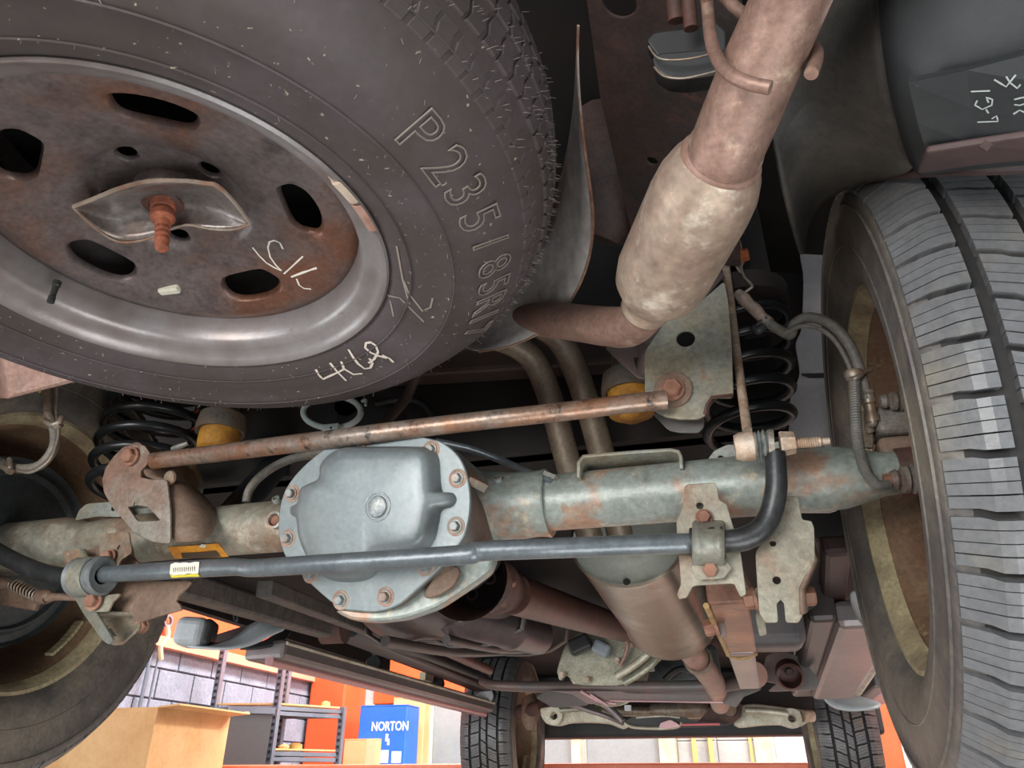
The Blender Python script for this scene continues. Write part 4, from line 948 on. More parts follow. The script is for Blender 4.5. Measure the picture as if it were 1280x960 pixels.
chalk(barm, [[(218+k*2.6, 707-k*.17),(218.2+k*2.6, 716-k*.17)] for k in range(11)], .0012, STICKB, off=.0012, name='bar_code', parent=sb)
# bushings
b0 = W(96, 722, .862); b1 = W(136, 719, .855)
build('bushing', MB().lathe([(0,.012),(0,.025),(.004,.0275),(.008,.0255),(.038,.0245),(.043,.027),(.050,.027),(.052,.024),(.048,.016),(.048,.012)], b0, b1-b0, 36, True), mat('bushing_grey', '#767b7b', '#6a6e6e', .5, 20, .5, .1, .3), sb)
build('bushing_strap', MB().lathe([(.010,.0255),(.012,.0275),(.034,.0275),(.036,.0255)], b0, b1-b0, 36), BRKR, sb)
b0 = W(864, 680, .852); b1 = W(902, 678, .85)
build('bushing', MB().lathe([(0,.011),(0,.018),(.036,.018),(.036,.011)], b0, b1-b0, 28, True), BLACKP, sb)
st = []
for px, w_ in ((862,0),(905,0)):
    pass
sprf = [(.640,0)]
strap_rows = []
for px in (866, 872, 877, 893, 899, 905):
    hi = .006 if px in (872, 899) else 0
    hi = .007 if px in (872,899) else (0 if px in (866,905) else .002)
    strap_rows.append([W(px,652,.864), W(px,658,.848-hi), W(px,668,.832-hi), W(px,680,.829-hi), W(px,692,.832-hi), W(px,702,.848-hi), W(px,707,.864)])
o = build('bushing_strap', MB().grid(strap_rows), BRKR, sb, 70); solid(o, .003, 0, 2)
plate('strap_foot', [(868,700),(906,698),(914,710),(904,722),(872,724),(864,712)], .858, .003, BRK, sb, rnd=.3)
# end link
lk = thing('sway_bar_link', 'slim upright rusty sway bar link with a threaded stud, right of centre', 'link', W(930, 450, .9))
build('link_rod', MB().tube([W(906,325,1.0), W(912,370,.965), W(922,450,.905), W(934,538,.845)], [.0062,.0062,.0058,.0058], 20, 4), NUT, lk, 60)
build('link_eye', MB().lathe([(-.013,0),(-.013,.014),(-.006,.017),(.008,.017),(.010,.0145),(.010,0)], W(933,558,.838), (1,0,0), 28), NUT, lk)
build('dust_cap', MB().lathe([(0,0),(0,.012),(.004,.013),(.006,.012)], W(919,558,.838), (1,0,0), 20), YEL, lk)
build('rubber_boot', MB().lathe([(0,.013),(.002,.0165),(.004,.013),(.006,.0175),(.008,.0135),(.011,.018),(.014,.0135),(.016,.0165),(.018,.011)], W(943,557,.838), (1,0,-.02), 28), mat('boot_grey', '#5d6160', '#8a8d88', .4, 60, .5, 0, .2), lk)
build('washer', MB().lathe([(0,.006),(0,.017),(.003,.017),(.003,.006)], W(963,556,.838), (1,0,0), 24, True), FIT, lk)
build('nut', MB().lathe([(0,.0),(0,.0135),(.002,.0145),(.016,.0125),(.018,0)], W(975,555,.838), (1,0,0), 6), NUT, lk, 25)
pf = [(0,0),(0,.006)]
for k in range(12): pf += [(.002+k*.0024,.0062),(.0032+k*.0024,.0054)]
pf += [(.032,.0058),(.034,.004),(.042,.004),(.042,0)]
build('threaded_stud', MB().lathe(pf, W(988,555,.838), (1,0,-.02), 16), NUT, lk, 25)
build('upper_eye', MB().lathe([(-.014,0),(-.014,.016),(.014,.016),(.014,0)], W(905,322,1.0), (1,-.1,0), 24), RUST, lk)
plate('upper_bracket', [(903,302),(924,296),(930,320),(926,342),(918,330),(912,318),(896,322)], .985, .003, BRKR, lk, rnd=.4)
build('upper_bolt', MB().hexbolt(W(926,320,.985), (1,-.2,0), .010, .010, 1.3), mat('orange_rust', '#b5653a', '#96502f', .5, 60, .8, 0, .5), lk, 25)
build('upper_bolt', MB().hexbolt(W(922,290,.99), (1,-.2,0), .007, .008, 1.3), RUSTD, lk, 25)

# ================================================================ COIL SPRINGS
def coil(name, label, b_, t_, R, wr, turns, ph, r_top=1.0):
    n = int(turns*26); pts = []
    for i in range(n+1):
        u = i/n; a = ph+u*turns*2*pi; c_ = b_.lerp(t_, u); R_ = R*(.93+.07*min(1,u*4))*(1+(r_top-1)*u)
        pts.append(Vector((c_.x+R_*cos(a), c_.y+R_*sin(a), c_.z)))
    t = build(name, MB().tube(pts, wr, 14, 1), SPRING, None, 60); return tag(t, label, 'spring', 'rear coil springs')
s1 = coil('coil_spring', 'black coil spring standing on the axle behind the left bracket', W(172,612,1.04), W(200,490,1.06), .082, .0085, 5.2, pi*.9)
s2 = coil('coil_spring', 'black coil spring behind the upright link near the right tyre', W(937,548,1.03), W(932,395,1.06), .062, .0075, 5.0, pi*.5)
for s in (s1, s2): del s['group']
# ================================================================ BUMP STOPS
def bump(label, px, py, Y):
    c = W(px, py, Y); t = thing('bump_stop', label, 'bump stop', c)
    build('foam', MB().lathe([(0,0),(0,.022),(.006,.034),(.02,.0355),(.045,.0345),(.05,.034)], c, (0,0,1), 32), YELLOW, t, 50)
    build('foam_tip', MB().lathe([(-.006,0),(-.004,.016),(0,.02)], c, (0,0,1), 24), YELLOW, t, 50)
    build('cup', MB().lathe([(.040,.036),(.038,.043),(.048,.0435),(.072,.040),(.078,.026),(.11,.024),(.11,0)], c, (0,0,1), 32), GREYCUP, t, 50)
bump('yellow bump stop in a grey cup right of the left coil spring', 270, 566, 1.05)
bump('yellow bump stop half hidden behind the track bar frame bracket', 790, 522, 1.02)

# ================================================================ HOSES, BRAKES
bh_ = thing('brake_hose', 'grey brake hose arching from the frame to the right wheel', 'hose', W(1020, 400, .9))
build('hose', MB().tube([W(958,402,.955), W(975,413,.95), W(988,418,.94), W(993,405,.93), W(1010,397,.92), W(1032,402,.915), W(1052,418,.915), W(1067,442,.92), W(1078,476,.925), W(1083,500,.93)], .0072, 20, 8), HOSE, bh_, 60)
build('crimp_fitting', MB().lathe([(0,.0088),(.004,.0105),(.006,.0088),(.016,.0095),(.018,.0075),(.03,.0075),(.032,.009),(.04,.009),(.04,.0055)], W(1083,488,.928), W(1090,524,.94)-W(1083,488,.928), 20), FIT, bh_, 40)
build('metal_pipe', MB().tube([W(1090,515,.938), W(1091,528,.94), W(1086,532,.945), W(1088,540,.95)], .0055, 14), FIT, bh_, 60)
build('hose_ferrule', MB().tube([W(922,366,.97), W(930,374,.968), W(936,380,.966), W(945,388,.962), W(952,396,.958), W(962,404,.955)], [.007,.010,.0085,.0095,.0082,.0085], 16), mat('ferrule_rust', '#8d7b70', '#9c8c80', .5, 50, .6, .1, .4), bh_, 60)
build('clamp', MB().tube([W(945,409,.96), W(952,402,.955), W(960,398,.95)], .004, 10).tube([W(943,410,.96), W(948,414,.955), W(955,408,.955)], .006, 10), HOSED, bh_, 60)
build('steel_line', MB().tube([W(925,330,.985), W(930,345,.975), W(940,357,.965), W(936,362,.965), W(928,368,.967)], .0022, 10), FIT, bh_, 60)
ab = thing('sensor_cable', 'dark corrugated sensor cable hanging beside the right brake hose', 'cable', W(1070, 540, .9))
build('cable', MB().tube([W(982,416,.93), W(1000,408,.92), W(1022,410,.915), W(1040,422,.915), W(1054,442,.917), W(1064,464,.92)], .0032, 12), HOSE, ab, 60)
cpts = []; rads = []
P_ = [W(1068,470,.915), W(1069,500,.905), W(1071,540,.90), W(1076,570,.90), W(1084,592,.90), W(1096,605,.905), W(1110,606,.915)]
nseg = 150
def cr(P, u):
    N = len(P)-1; k = min(int(u*N), N-1); t = u*N-k; a, b, c, d = P[max(k-1,0)], P[k], P[k+1], P[min(k+2,N)]
    return 0.5*((2*b)+(c-a)*t+(2*a-5*b+4*c-d)*t*t+(3*b-a-3*c+d)*t**3)
for i in range(nseg+1): cpts.append(cr(P_, i/nseg)); rads.append((.0070 if i % 2 else .0058) if i < 120 else .0056)
build('corrugated_sleeve', MB().tube(cpts, rads, 14, 1), mat('sleeve_plastic', '#5b5a56', '#6d6a64', .5, 20, .5, 0, 0), ab, None)
build('cable_clamp', MB().lathe([(-.004,.008),(-.005,.011),(.0,.0125),(.005,.011),(.004,.008)], W(1067,468,.916), (0,-.2,1), 18, True).tube([W(1060,474,.915), W(1070,473,.905), W(1080,466,.915), W(1087,462,.92)], .0035, 10), FIT, ab, 50)
cal = thing('brake_caliper', 'rough cast brake caliper with rubber boots inside the right rear wheel', 'caliper', W(1120, 550, .97))
bevel(build('caliper_body', MB().beam(W(1090,533,.965), W(1165,530,.965), .05, .040), CAST, cal, None), .009, 3)
bevel(build('caliper_bridge', MB().beam(W(1096,571,.965), W(1165,566,.965), .05, .036), mat('bridge_rust', '#7d6a5b', '#6b5548', .5, 14, .7, 0, .8), cal, None), .008, 3)
bevel(build('caliper_arm', MB().beam(W(1082,545,.975), W(1092,545,.975), .03, .03), CAST, cal, None), .005)
bevel(build('caliper_clip', MB().beam(W(1080,515,.955), W(1081,560,.955), .006, .02), BRK, cal, None), .002)
for (x, y, r, ln, hx) in ((1113,600,.0165,.05,1),(1100,502,.012,.04,0)):
    p = W(x, y, .925)
    b = build('guide_boot', MB().lathe([(0,0),(0,r*.6),(.006,r*.75),(.010,r*.6),(.013,r*1.0),(.018,r*1.05),(.021,r*.7),(.024,r*1.1),(.028,r*1.1),(.030,r*.9),(ln,r*1.2),(ln,0)], p, (1,.05,-.02), 20), CAST, cal, 40)
    if hx: build('guide_nut', MB().lathe([(0,0),(0,.008),(.010,.0085),(.010,0)], p-Vector((.008,0,0)), (1,0,0), 6), RUST, cal, 25)
bevel(build('guide_bracket', MB().beam(W(1138,598,.96), W(1150,598,.96), .04, .036), CAST, cal, None), .004)
build('brake_rotor', MB().lathe([(0,.06),(0,.165),(.006,.165),(.006,.06)], (.300,.955,1.833), (1,0.04,.03), 56, True), RUSTD, cal)
pbl = thing('brake_hose', 'grey brake hose curving down inside the left rear wheel', 'hose', W(60, 540, .9))
build('hose', MB().tube([W(61,518,.90), W(68,538,.90), W(67,560,.90), W(52,580,.90), W(32,586,.90), W(10,582,.90), W(-20,565,.90)], .0078, 20, 8), HOSE, pbl, 60)
build('crimp_fitting', MB().tube([W(57,484,.91), W(59,495,.905), W(60,505,.902), W(61,525,.90)], [.009,.0085,.0075,.0085], 18), FIT, pbl, 60)
build('bracket_ring', MB().lathe([(0,.008),(.003,.012),(.007,.008)], W(57,489,.91), (0,0,-1), 20), YEL, pbl)
build('steel_line', MB().tube([W(71,484,.905), W(71,520,.90), W(73,530,.895), W(72,550,.895), W(62,575,.893), W(40,590,.893), W(20,588,.893), W(0,585,.893)], .0025, 10), FIT, pbl, 60)
build('hose_clip', MB().tube([W(56,526,.893), W(64,531,.888), W(74,528,.89), W(77,522,.893)], .005, 10).tube([W(70,534,.893), W(76,530,.892)], .006, 10), FIT, pbl, 60)
build('hose_clip', MB().tube([W(12,574,.89), W(13,584,.885), W(10,590,.89)], .0045, 10).tube([W(3,583,.885), W(14,590,.885)], .005, 10), FIT, pbl, 60)
pcb = thing('parking_brake_cable', 'parking brake cable end with a small coil spring at the left drum', 'cable', W(40, 740, .95))
cl = [];
a_, b_ = W(17, 731, .98), W(50, 746, .975); X_, Y_, Z_ = frame(b_-a_)
for i in range(9*12+1):
    u = i/(9*12); t = u*9*2*pi; cl.append(a_.lerp(b_, u) + (X_*cos(t)+Y_*sin(t))*(.0095-.001*u))
build('return_spring', MB().tube(cl, .0014, 8, 1), FIT, pcb, 60)
build('spring_core', MB().cyl(a_, b_, .006), RUSTD, pcb)
build('lever', MB().tube([W(-20,725,.98), W(5,730,.98), W(18,732,.98)], [.012,.010,.006], 12), BRKB, pcb)
build('cable_end', MB().tube([W(50,746,.975), W(60,746,.972), W(62,747,.972), W(72,746,.97), W(100,748,.965)], [.012,.011,.007,.006,.004], 14), BRKB, pcb, 60)
bevel(build('cable_bracket', MB().beam(W(-10,742,.99), W(50,752,.985), .01, .03), BRKB, pcb, None), .003)
# breather hose and line over the left neck
bt = thing('axle_breather_hose', 'grey breather hose looping behind the differential cover', 'hose', W(340, 600, 1.0))
build('hose', MB().tube([W(308,628,.98), W(312,612,.98), W(325,596,.985), W(345,582,.99), W(370,572,.99), W(400,566,.98), W(440,548,.96)], .007, 16), HOSE, bt, 60)
bl = thing('brake_line', 'thin dark pipe slanting down to the right axle tube behind the cover', 'pipe', W(640, 575, 1.0))
build('pipe', MB().tube([W(545,552,.97), W(590,562,.98), W(630,577,.98), W(664,592,.95), W(690,600,.93)], .0055, 14), SWAY, bl, 60)
build('pipe_clip', MB().beam(W(682,592,.935), W(696,598,.93), .012, .006), BRKR, bl, None)
gr = thing('filler_neck_ring', 'pale oval plastic ring with a small tab above the differential', 'ring', W(415, 515, 1.15))
rc = W(415, 515, 1.12); rp = []
for k in range(48):
    t = 2*pi*k/48; rp.append(W(415+36*cos(t), 515+20*sin(t), 1.12+.0*sin(t)))
build('ring', MB().tube(rp+[rp[0]], .0055, 12, 1, False), GUARD, gr, 60)
bevel(build('tab', MB().beam(W(404,536,1.11), W(425,534,1.11), .014, .012), GUARD, gr, None), .002)
build('tab_hole', MB().cyl(W(414,535,1.102), W(414,535,1.104)-Vector((0,.001,0)), .002, n=10), BLACK, gr, None)
build('clip', MB().tube([W(452,502,1.11), W(457,500,1.11), W(457,507,1.11)], .003, 8), GUARD, gr, 60)
build('neck_disc', MB().cyl(W(435,503,1.2), W(435,503,1.2)+Vector((0,.02,0)), .03), mat('neck_grey', '#62635f', rough=.6), gr)
fp = thing('filler_pipe', 'dark brown pipe dropping behind the differential housing', 'pipe', W(500, 500, 1.1))
build('pipe', MB().tube([W(535,440,1.02), W(520,470,1.05), W(506,500,1.06), W(480,530,1.05), W(470,550,1.04)], .009, 16), mat('brown_pipe', '#4d3c34', rough=.6), fp, 60)
lo = thing('vent_loop', 'black hose loop behind the track bar', 'hose', W(520, 520, 1.15))
build('hose', MB().tube([W(470,505,1.18), W(500,500,1.18), W(525,503,1.18), W(540,520,1.18), W(540,540,1.18)], .006, 12), BLACKP, lo, 60)
# left shock absorber
shk = thing('shock_absorber', 'dark shock absorber slanting behind the left track bar bracket', 'shock absorber', W(300, 620, 1.1))
build('shock_body', MB().cyl(W(285,650,1.06), W(355,570,1.22), .026), mat('shock_black', '#26282b', '#2e3033', .5, 6, .4, .2, .1), shk)
build('shock_rod', MB().cyl(W(355,570,1.22), W(385,530,1.3), .010), FIT, shk)
tk = thing('rear_tank', 'dark tank end above and behind the axle', 'tank', W(560, 500, 1.4))
t_ = build('tank_shell', MB().box((-.75, 1.42, 2.06), (-.10, 1.90, 2.30)) if False else MB().beam(W(455,560,1.45), W(690,548,1.45), .26, .24, (0,0,1)), mat('tank_dark', '#202325', '#282b2c', .5, 5, .5, 0, .1), tk, None); bevel(t_, .03, 3)

# ================================================================ DRIVELINE AND FORWARD UNDERBODY
ds = thing('driveshaft', 'thick brown driveshaft running forward from the differential', 'driveshaft', W(700, 760, 1.6))
p0 = W(640, 742, 1.30); p1 = W(778, 786, 2.25)
build('shaft_tube', MB().tube([p0, p1], [.036, .036], 40, 1), SHAFT, ds, 60)
build('shaft_joint', MB().lathe([(0,.0),(0,.036),(.01,.046),(.018,.046),(.022,.040),(.06,.040),(.07,.036)], W(616,732,1.24), p1-p0, 36), RUSTD, ds)
for k in range(6):
    a = k*pi/3; X_, Y_, Z_ = frame(p1-p0)
    build('joint_bolt', MB().hexbolt(W(616,732,1.24)+(X_*cos(a)+Y_*sin(a))*.036+Z_*.0, -Z_, .006, .008, 1.1), RUST, ds, 25)
build('shaft_end', MB().lathe([(0,.036),(.02,.030),(.05,.028),(.06,.0)], p1, p1-p0, 32), RUSTD, ds)
# long tank / shield, left of the shaft
ft = thing('fuel_tank', 'long dark brown moulded tank with straps beneath the driveshaft', 'tank', W(580, 800, 1.9))
rows = []
prof = [(-.215,.02),(-.20,-.045),(-.15,-.075),(-.10,-.078),(-.07,-.066),(-.03,-.066),(0,-.08),(.06,-.082),(.12,-.075),(.165,-.05),(.18,.03)]
TA = W(500, 760, 1.45); TB = W(655, 797, 2.35); dr = (TB-TA)
for k in range(13):
    u = k/12; s_ = sin(pi*min(1, max(0, u*1.0)))**.25 if 0 < u < 1 else .0
    s_ = max(s_, .55); bump_ = 1 + (.06 if k in (3, 9) else 0)
    c = TA + dr*u; rows.append([c + Vector((x*s_*bump_, 0, z*s_*bump_ + .03)) for x, z in prof])
t_ = build('tank_shell', MB().grid(rows).add(rows[0], [tuple(range(len(prof)))]).add(rows[-1], [tuple(range(len(prof)))]), TANK, ft, 70)
m_ = t_.modifiers.new('sub', 'SUBSURF'); m_.levels = 2; m_.render_levels = 2
for u, w_ in ((.30, .03), (.78, .03)):
    c = TA + dr*u; c2 = TA + dr*(u+.035); s_ = 1.06
    build('tank_strap', MB().grid([[q + Vector((x*s_, 0, z*s_+.024)) for x, z in prof] for q in (c, c2)]), XMEM, ft, 60)
    solid(ft.children[-1], .004)
build('tank_rib', MB().tube([TA+dr*.12+Vector((-.08,0,-.055)), TA+dr*.5+Vector((-.06,0,-.062)), TA+dr*.9+Vector((-.04,0,-.045))], .012, 12), TANK, ft, 60)
build('tank_rib', MB().tube([TA+dr*.12+Vector((.06,0,-.058)), TA+dr*.5+Vector((.08,0,-.062)), TA+dr*.9+Vector((.09,0,-.04))], .010, 12), TANK, ft, 60)
# small black canister cylinder crossing above tank (dark cylinder ahead of shaft)
mf2 = thing('front_muffler', 'dark silver cylinder with end ring under the driveshaft', 'cylinder', W(640, 780, 1.9))
build('cylinder_body', MB().lathe([(0,0),(0,.03),(.02,.046),(.22,.046),(.228,.050),(.24,.050),(.248,.046),(.36,.044),(.38,.03),(.38,0)], W(560,765,1.55), W(690,800,1.95)-W(560,765,1.55), 40), mat('dark_steel', '#4b4344', '#5b5051', .5, 10, .35, .5, .15), mf2, 50)
# trailing arms
la = thing('lower_trailing_arm', 'dark rough box section trailing arm below the left axle tube', 'arm', W(330, 770, 1.3))
bevel(build('arm_beam', MB().beam(W(215,728,1.02), W(405,786,1.70), .042, .040), ARMD, la, None), .006)
build('arm_bushing', MB().lathe([(-.03,0),(-.03,.032),(.03,.032),(.03,0)], W(418,788,1.76), (1,0,0), 28), RUSTD, la)
build('cable_hook', MB().tube([W(292,766,1.32), W(293,774,1.32), W(296,776,1.32), W(297,768,1.32)], .002, 8), BLACKP, la)
bevel(build('upper_arm', MB().beam(W(330,735,1.15), W(470,790,1.9), .030, .030), ARMD, la, None), .004)
ra = thing('lower_trailing_arm', 'rusty brown channel arm running forward below the right sway bar mount', 'arm', W(920, 790, 1.3))
p, q = W(908,738,1.02), W(936,850,1.95)
m1 = p.lerp(q, .45)
bevel(build('arm_channel', MB().beam(p, m1, .052, .034), mat('arm_rust', '#8a5c42', '#6b4838', .5, 10, .45, .1, .4, third='#a89878', amt3=.2), ra, None), .004)
build('arm_edge', MB().tube([p + Vector((-.028,0,-.018)), m1 + Vector((-.022,0,-.018))], .004, 8).tube([m1 + Vector((-.024,0,-.018)), m1 + Vector((.0,.02,-.022)), m1 + Vector((.026,0,-.018))], .003, 8, 4), GOLD, ra)
bevel(build('arm_front', MB().beam(m1 - (q-p)*.02, q, .046, .040), STEP, ra, None), .005)
plate('arm_bracket', [(892,728),(900,760),(908,790),(906,796),(902,796),(896,775),(886,740)], 1.15, .006, XMEM, ra, rnd=.3)
plate('arm_bracket', [(944,735),(950,735),(956,775),(958,792),(950,794),(945,770)], 1.12, .006, BRK, ra, rnd=.3)
build('arm_bolt', MB().hexbolt(W(896,782,1.15), (-1,0,-.2), .012, .016, 1.2), RUST, ra, 25)
bevel(build('arm_stay', MB().beam(W(905,700,.96), W(935,755,1.1), .03, .02), BRKB, ra, None), .004)
# sills
for nm, a_, b_, w_, h_, m_ in (('left', W(398,775,1.9), W(600,862,3.1), .10, .08, STEPD),):
    sr_ = thing('frame_rail_left', 'x', 'rail', a_) if False else None
sl = thing('side_frame_rail', 'long dark frame rail running forward on the left', 'rail', W(500, 820, 2.4))
bevel(build('rail', MB().beam(W(400,772,1.8), W(604,856,3.25), .08, .055), STEPD, sl, None), .010)
build('rail_tube', MB().tube([W(440,786,1.9), W(520,815,2.4), W(606,850,3.2)], .022, 16), BLACKP, sl, 60)
build('rail_tube', MB().tube([W(455,775,1.8), W(540,806,2.3), W(612,838,2.9)], .016, 16), mat('red_oxide', '#6d4a43', rough=.5), sl, 60)
sr2 = thing('side_frame_rail', 'dark frame rail running forward on the right behind the shock bracket', 'rail', W(1000, 800, 2.0))
bevel(build('rail', MB().beam(W(1020,650,1.5), W(1005,856,2.9), .09, .08), STEPD, sr2, None), .012)
bevel(build('rail_panel', MB().beam(W(1040,655,1.48), W(1030,845,2.9), .05, .12), mat('panel_maroon', '#352423', '#2a1f1e', .5, 6, .5, 0, .1), sr2, None), .012)
cn = thing('evap_canister', 'dark grey rounded plastic canister hanging beside the right frame rail', 'canister', W(960, 800, 1.8))
cb_ = build('canister_body', MB().beam(W(925,780,1.75), W(1003,778,1.75), .11, .11), mat('canister_plastic', '#4a4647', '#524d4d', .5, 6, .5, 0, .1), cn, None); bevel(cb_, .025, 4)
build('canister_boss', MB().lathe([(0,0),(0,.022),(.03,.03),(.03,0)], W(1000,750,1.7), (0,-1,0), 20), BLACKP, cn)
bm_ = thing('body_mount', 'round rusty body mount cap on the crossmember end at right', 'mount', W(985, 838, 2.2))
build('mount_cap', MB().lathe([(0,0),(0,.030),(.004,.033),(.02,.034),(.045,.034),(.05,.028)], W(985,838,2.2), (0,-.9,-.45), 28), SHAFT, bm_)
build('mount_bolt', MB().hexbolt(W(986,838,2.195), (0,-.9,-.45), .010, .010), RUSTD, bm_, 25)
plate('mount_arm', [(950,850),(958,820),(975,812),(1000,822),(1025,850),(1020,862),(960,864),(972,854)], 2.26, .01, XMEM, bm_, rnd=.3)
# transfer case
tc = thing('transfer_case', 'ribbed cast aluminium transfer case above the crossmember', 'gearbox', W(765, 825, 2.45))
c = W(752, 828, 2.45)
build('case_body', MB().lathe([(0,0),(0,.09),(.006,.115),(.02,.12),(.04,.12),(.05,.13),(.10,.13),(.16,.10),(.16,0)], c, (.12,1,.1), 40), ALU, tc, 40)
plate('case_flange', [(705,812),(712,800),(740,793),(790,800),(832,800),(836,812),(820,828),(795,845),(775,856),(725,856),(707,842),(700,850),(697,838)], 2.42, .02, ALU, tc, bev=.003, rnd=.4)
build('case_rib', MB().tube([W(800,800,2.40), W(812,812,2.385), W(795,830,2.385), W(770,846,2.39)], .012, 12), ALUB, tc, 60)
build('case_rib', MB().tube([W(826,806,2.40), W(820,825,2.385), W(800,842,2.385), W(780,854,2.39)], .010, 12), ALU, tc, 60)
bevel(build('actuator', MB().beam(W(712,812,2.36), W(738,800,2.36), .05, .045), BLACKP, tc, None), .008)
bevel(build('actuator_cap', MB().beam(W(742,806,2.37), W(762,816,2.37), .05, .04), mat('cap_bluegrey', '#8b949a', rough=.5), tc, None), .01)
build('breather_pipe', MB().tube([W(780,796,2.34), W(784,806,2.36), W(781,820,2.37), W(775,832,2.38)], .006, 10), EXHP, tc, 60)
for px, py in ((772,825),(734,849),(703,843),(788,806)): build('case_bolt', MB().hexbolt(W(px,py,2.39), (0,-1,0), .008, .010, 1.2), NUT, tc, 25)
st_ = thing('transmission', 'dark gearbox housing with a small white tag behind the front pipe', 'gearbox', W(850, 838, 2.7))
bevel(build('gearbox_housing', MB().beam(W(790,842,2.75), W(900,832,2.75), .16, .12), mat('gearbox_grey', '#3f4143', '#55585a', .4, 14, .5, .2, .4), st_, None), .02)
build('paper_tag', MB().beam(W(803,837,2.655), W(818,835,2.655), .004, .02), WHITE, st_, None)
build('cross_tube', MB().tube([W(830,850,2.62), W(850,836,2.62), W(880,842,2.64)], .010, 10), BLACKP, st_, 60)
# crossmember
xm = thing('transmission_crossmember', 'wide brown-grey steel crossmember spanning below the gearbox', 'crossmember', W(780, 860, 2.5))
a_ = W(608, 856, 2.55); b_ = W(948, 852, 2.25)
build('cross_tube', MB().tube([W(603,852,2.62), W(625,857,2.55), W(700,859,2.5), W(780,859,2.45), W(880,858,2.36), W(928,852,2.30), W(948,838,2.24)], [.014,.016,.018,.018,.018,.018,.022], 20, 6), XMEM, xm, 60)
plate('cross_plate', [(690,864),(780,864),(880,864),(925,858),(948,845),(956,850),(950,862),(930,870),(920,884),(905,879),(780,876),(735,880),(715,868)], 2.44, .012, XMEM, xm, holes=[(796,867,.003),(868,866,.003)], rnd=.2)
plate('cross_plate', [(683,863),(725,863),(735,881),(690,884),(670,872)], 2.46, .012, STEPD, xm, rnd=.2)
build('pink_edge', MB().tube([W(726,864,2.43), W(748,876,2.43), W(770,880,2.43)], .005, 8).tube([W(738,868,2.42), W(760,882,2.42)], .004, 8).tube([W(762,876,2.43),(W(904,878,2.42))], .0025, 8), PINK, xm, 60)
build('tube_cap', MB().lathe([(0,0),(0,.030),(.03,.034),(.03,0)], W(945,842,2.22), (-.2,-1,-.2), 20), mat('cap_rust', '#8a6456', rough=.6), xm)
# front suspension
def ctrl(label, pp, ring, Y, m):
    t = thing('control_arm', label, 'arm', W(*ring, Y))
    plate('arm_forging', pp, Y, .035, m, t, holes=[(ring[0], ring[1], .016)], bev=.005, rnd=.5)
    build('bushing_eye', MB().lathe([(0,.016),(0,.034),(.012,.036),(.012,.016)], W(ring[0], ring[1], Y-.02), (0,-1,0), 28, True), m, t)
    return t
t = ctrl('silver forged control arm beside the left front wheel', [(676,886),(690,884),(715,884),(745,883),(757,890),(770,898),(785,906),(778,910),(762,903),(735,901),(712,902),(698,906),(684,904),(678,896)], (693,895), 3.35, ALUB)
build('arm_rib', MB().tube([W(700,888,3.3), W(735,886,3.3), W(752,890,3.3)], .010, 10), ALU, t)
t = ctrl('silver forged control arm beside the right front wheel', [(928,882),(945,881),(975,885),(1000,888),(1012,891),(1014,898),(1002,906),(990,909),(975,904),(950,905),(925,908),(918,905),(925,896)], (990,898), 3.35, ALUB)
build('arm_rib', MB().tube([W(932,888,3.3), W(965,890,3.3), W(985,893,3.3)], .012, 10), ALUB, t)
build('arm_shaft', MB().cyl(W(1003,895,3.34), W(1016,895,3.36), .022), NUT, t)
kn = thing('steering_knuckle', 'brown steel knuckle at the left front hub', 'knuckle', W(665, 885, 3.5))
build('knuckle_body', MB().tube([W(660,870,3.5), W(664,884,3.5), W(662,900,3.5), W(664,912,3.5)], [.03,.045,.035,.015], 14), BRKB, kn, 60)
build('axle_stub', MB().tube([W(650,890,3.55), W(680,884,3.4)], .03, 14), RUSTD, kn)
sf = thing('front_subframe', 'dark front subframe with skid plate and silver braces between the front wheels', 'subframe', W(830, 895, 3.4))
bevel(build('subframe_beam', MB().box((W(690,892,3.5).x, 3.5, W(700,893,3.5).z-.03), (W(1020,892,3.5).x, 3.65, W(700,893,3.5).z+.12)), FLOORP, sf, None), .01)
build('steering_rack', MB().tube([W(760,888,3.38), W(810,890,3.38), W(820,889,3.38), W(878,888,3.38), W(884,890,3.38), W(930,892,3.38)], [.02,.02,.032,.032,.02,.015], 18, 3), FIT, sf, 60)
plate('skid_plate', [(780,902),(792,896),(830,894),(858,897),(866,902),(900,903),(912,906),(870,909),(850,909),(790,910)], 3.2, .012, BLACKP, sf, rnd=.3)
build('skid_edge', MB().tube([W(781,904,3.18), W(792,909,3.18), W(820,910.5,3.18), W(845,909,3.18), W(852,903,3.18)], .006, 8).tube([W(795,897,3.18), W(828,895,3.18), W(850,897,3.18)], .004, 8), ALUB, sf)
plate('pink_bracket', [(826,904),(838,900),(846,904),(850,908),(832,911),(824,909)], 3.15, .01, PINK, sf)
build('brace', MB().tube([W(690,879,3.25), W(715,881,3.25), W(735,888,3.25), W(760,896,3.25), W(778,904,3.2)], .010, 10).tube([W(742,873,3.2), W(760,884,3.2), W(772,895,3.2), W(778,902,3.2)], .014, 10), STEP, sf, 60)
build('red_edge', MB().tube([W(852,906,3.1), W(900,905,3.1)], .004, 8), REDP, sf)
plate('mount_bracket', [(870,906),(885,888),(905,877),(928,880),(927,895),(915,904),(895,907)], 3.25, .02, RUSTD, sf, rnd=.4)
build('mount_stub', MB().cyl(W(912,886,3.23), W(912,886,3.18), .025), BRKB, sf)
build('white_clip', MB().beam(W(781,885,3.3), W(789,885,3.3), .02, .02), WHITE, sf, None)
va = thing('front_valance', 'black front valance edge beyond the front suspension', 'bumper', W(850, 912, 4.3))
z_ = W(850, 913, 4.35).z
bevel(build('valance_panel', MB().box((-1.38, 4.30, z_-.035), (.72, 4.42, 2.015)), BLACKP, va, None), .02)
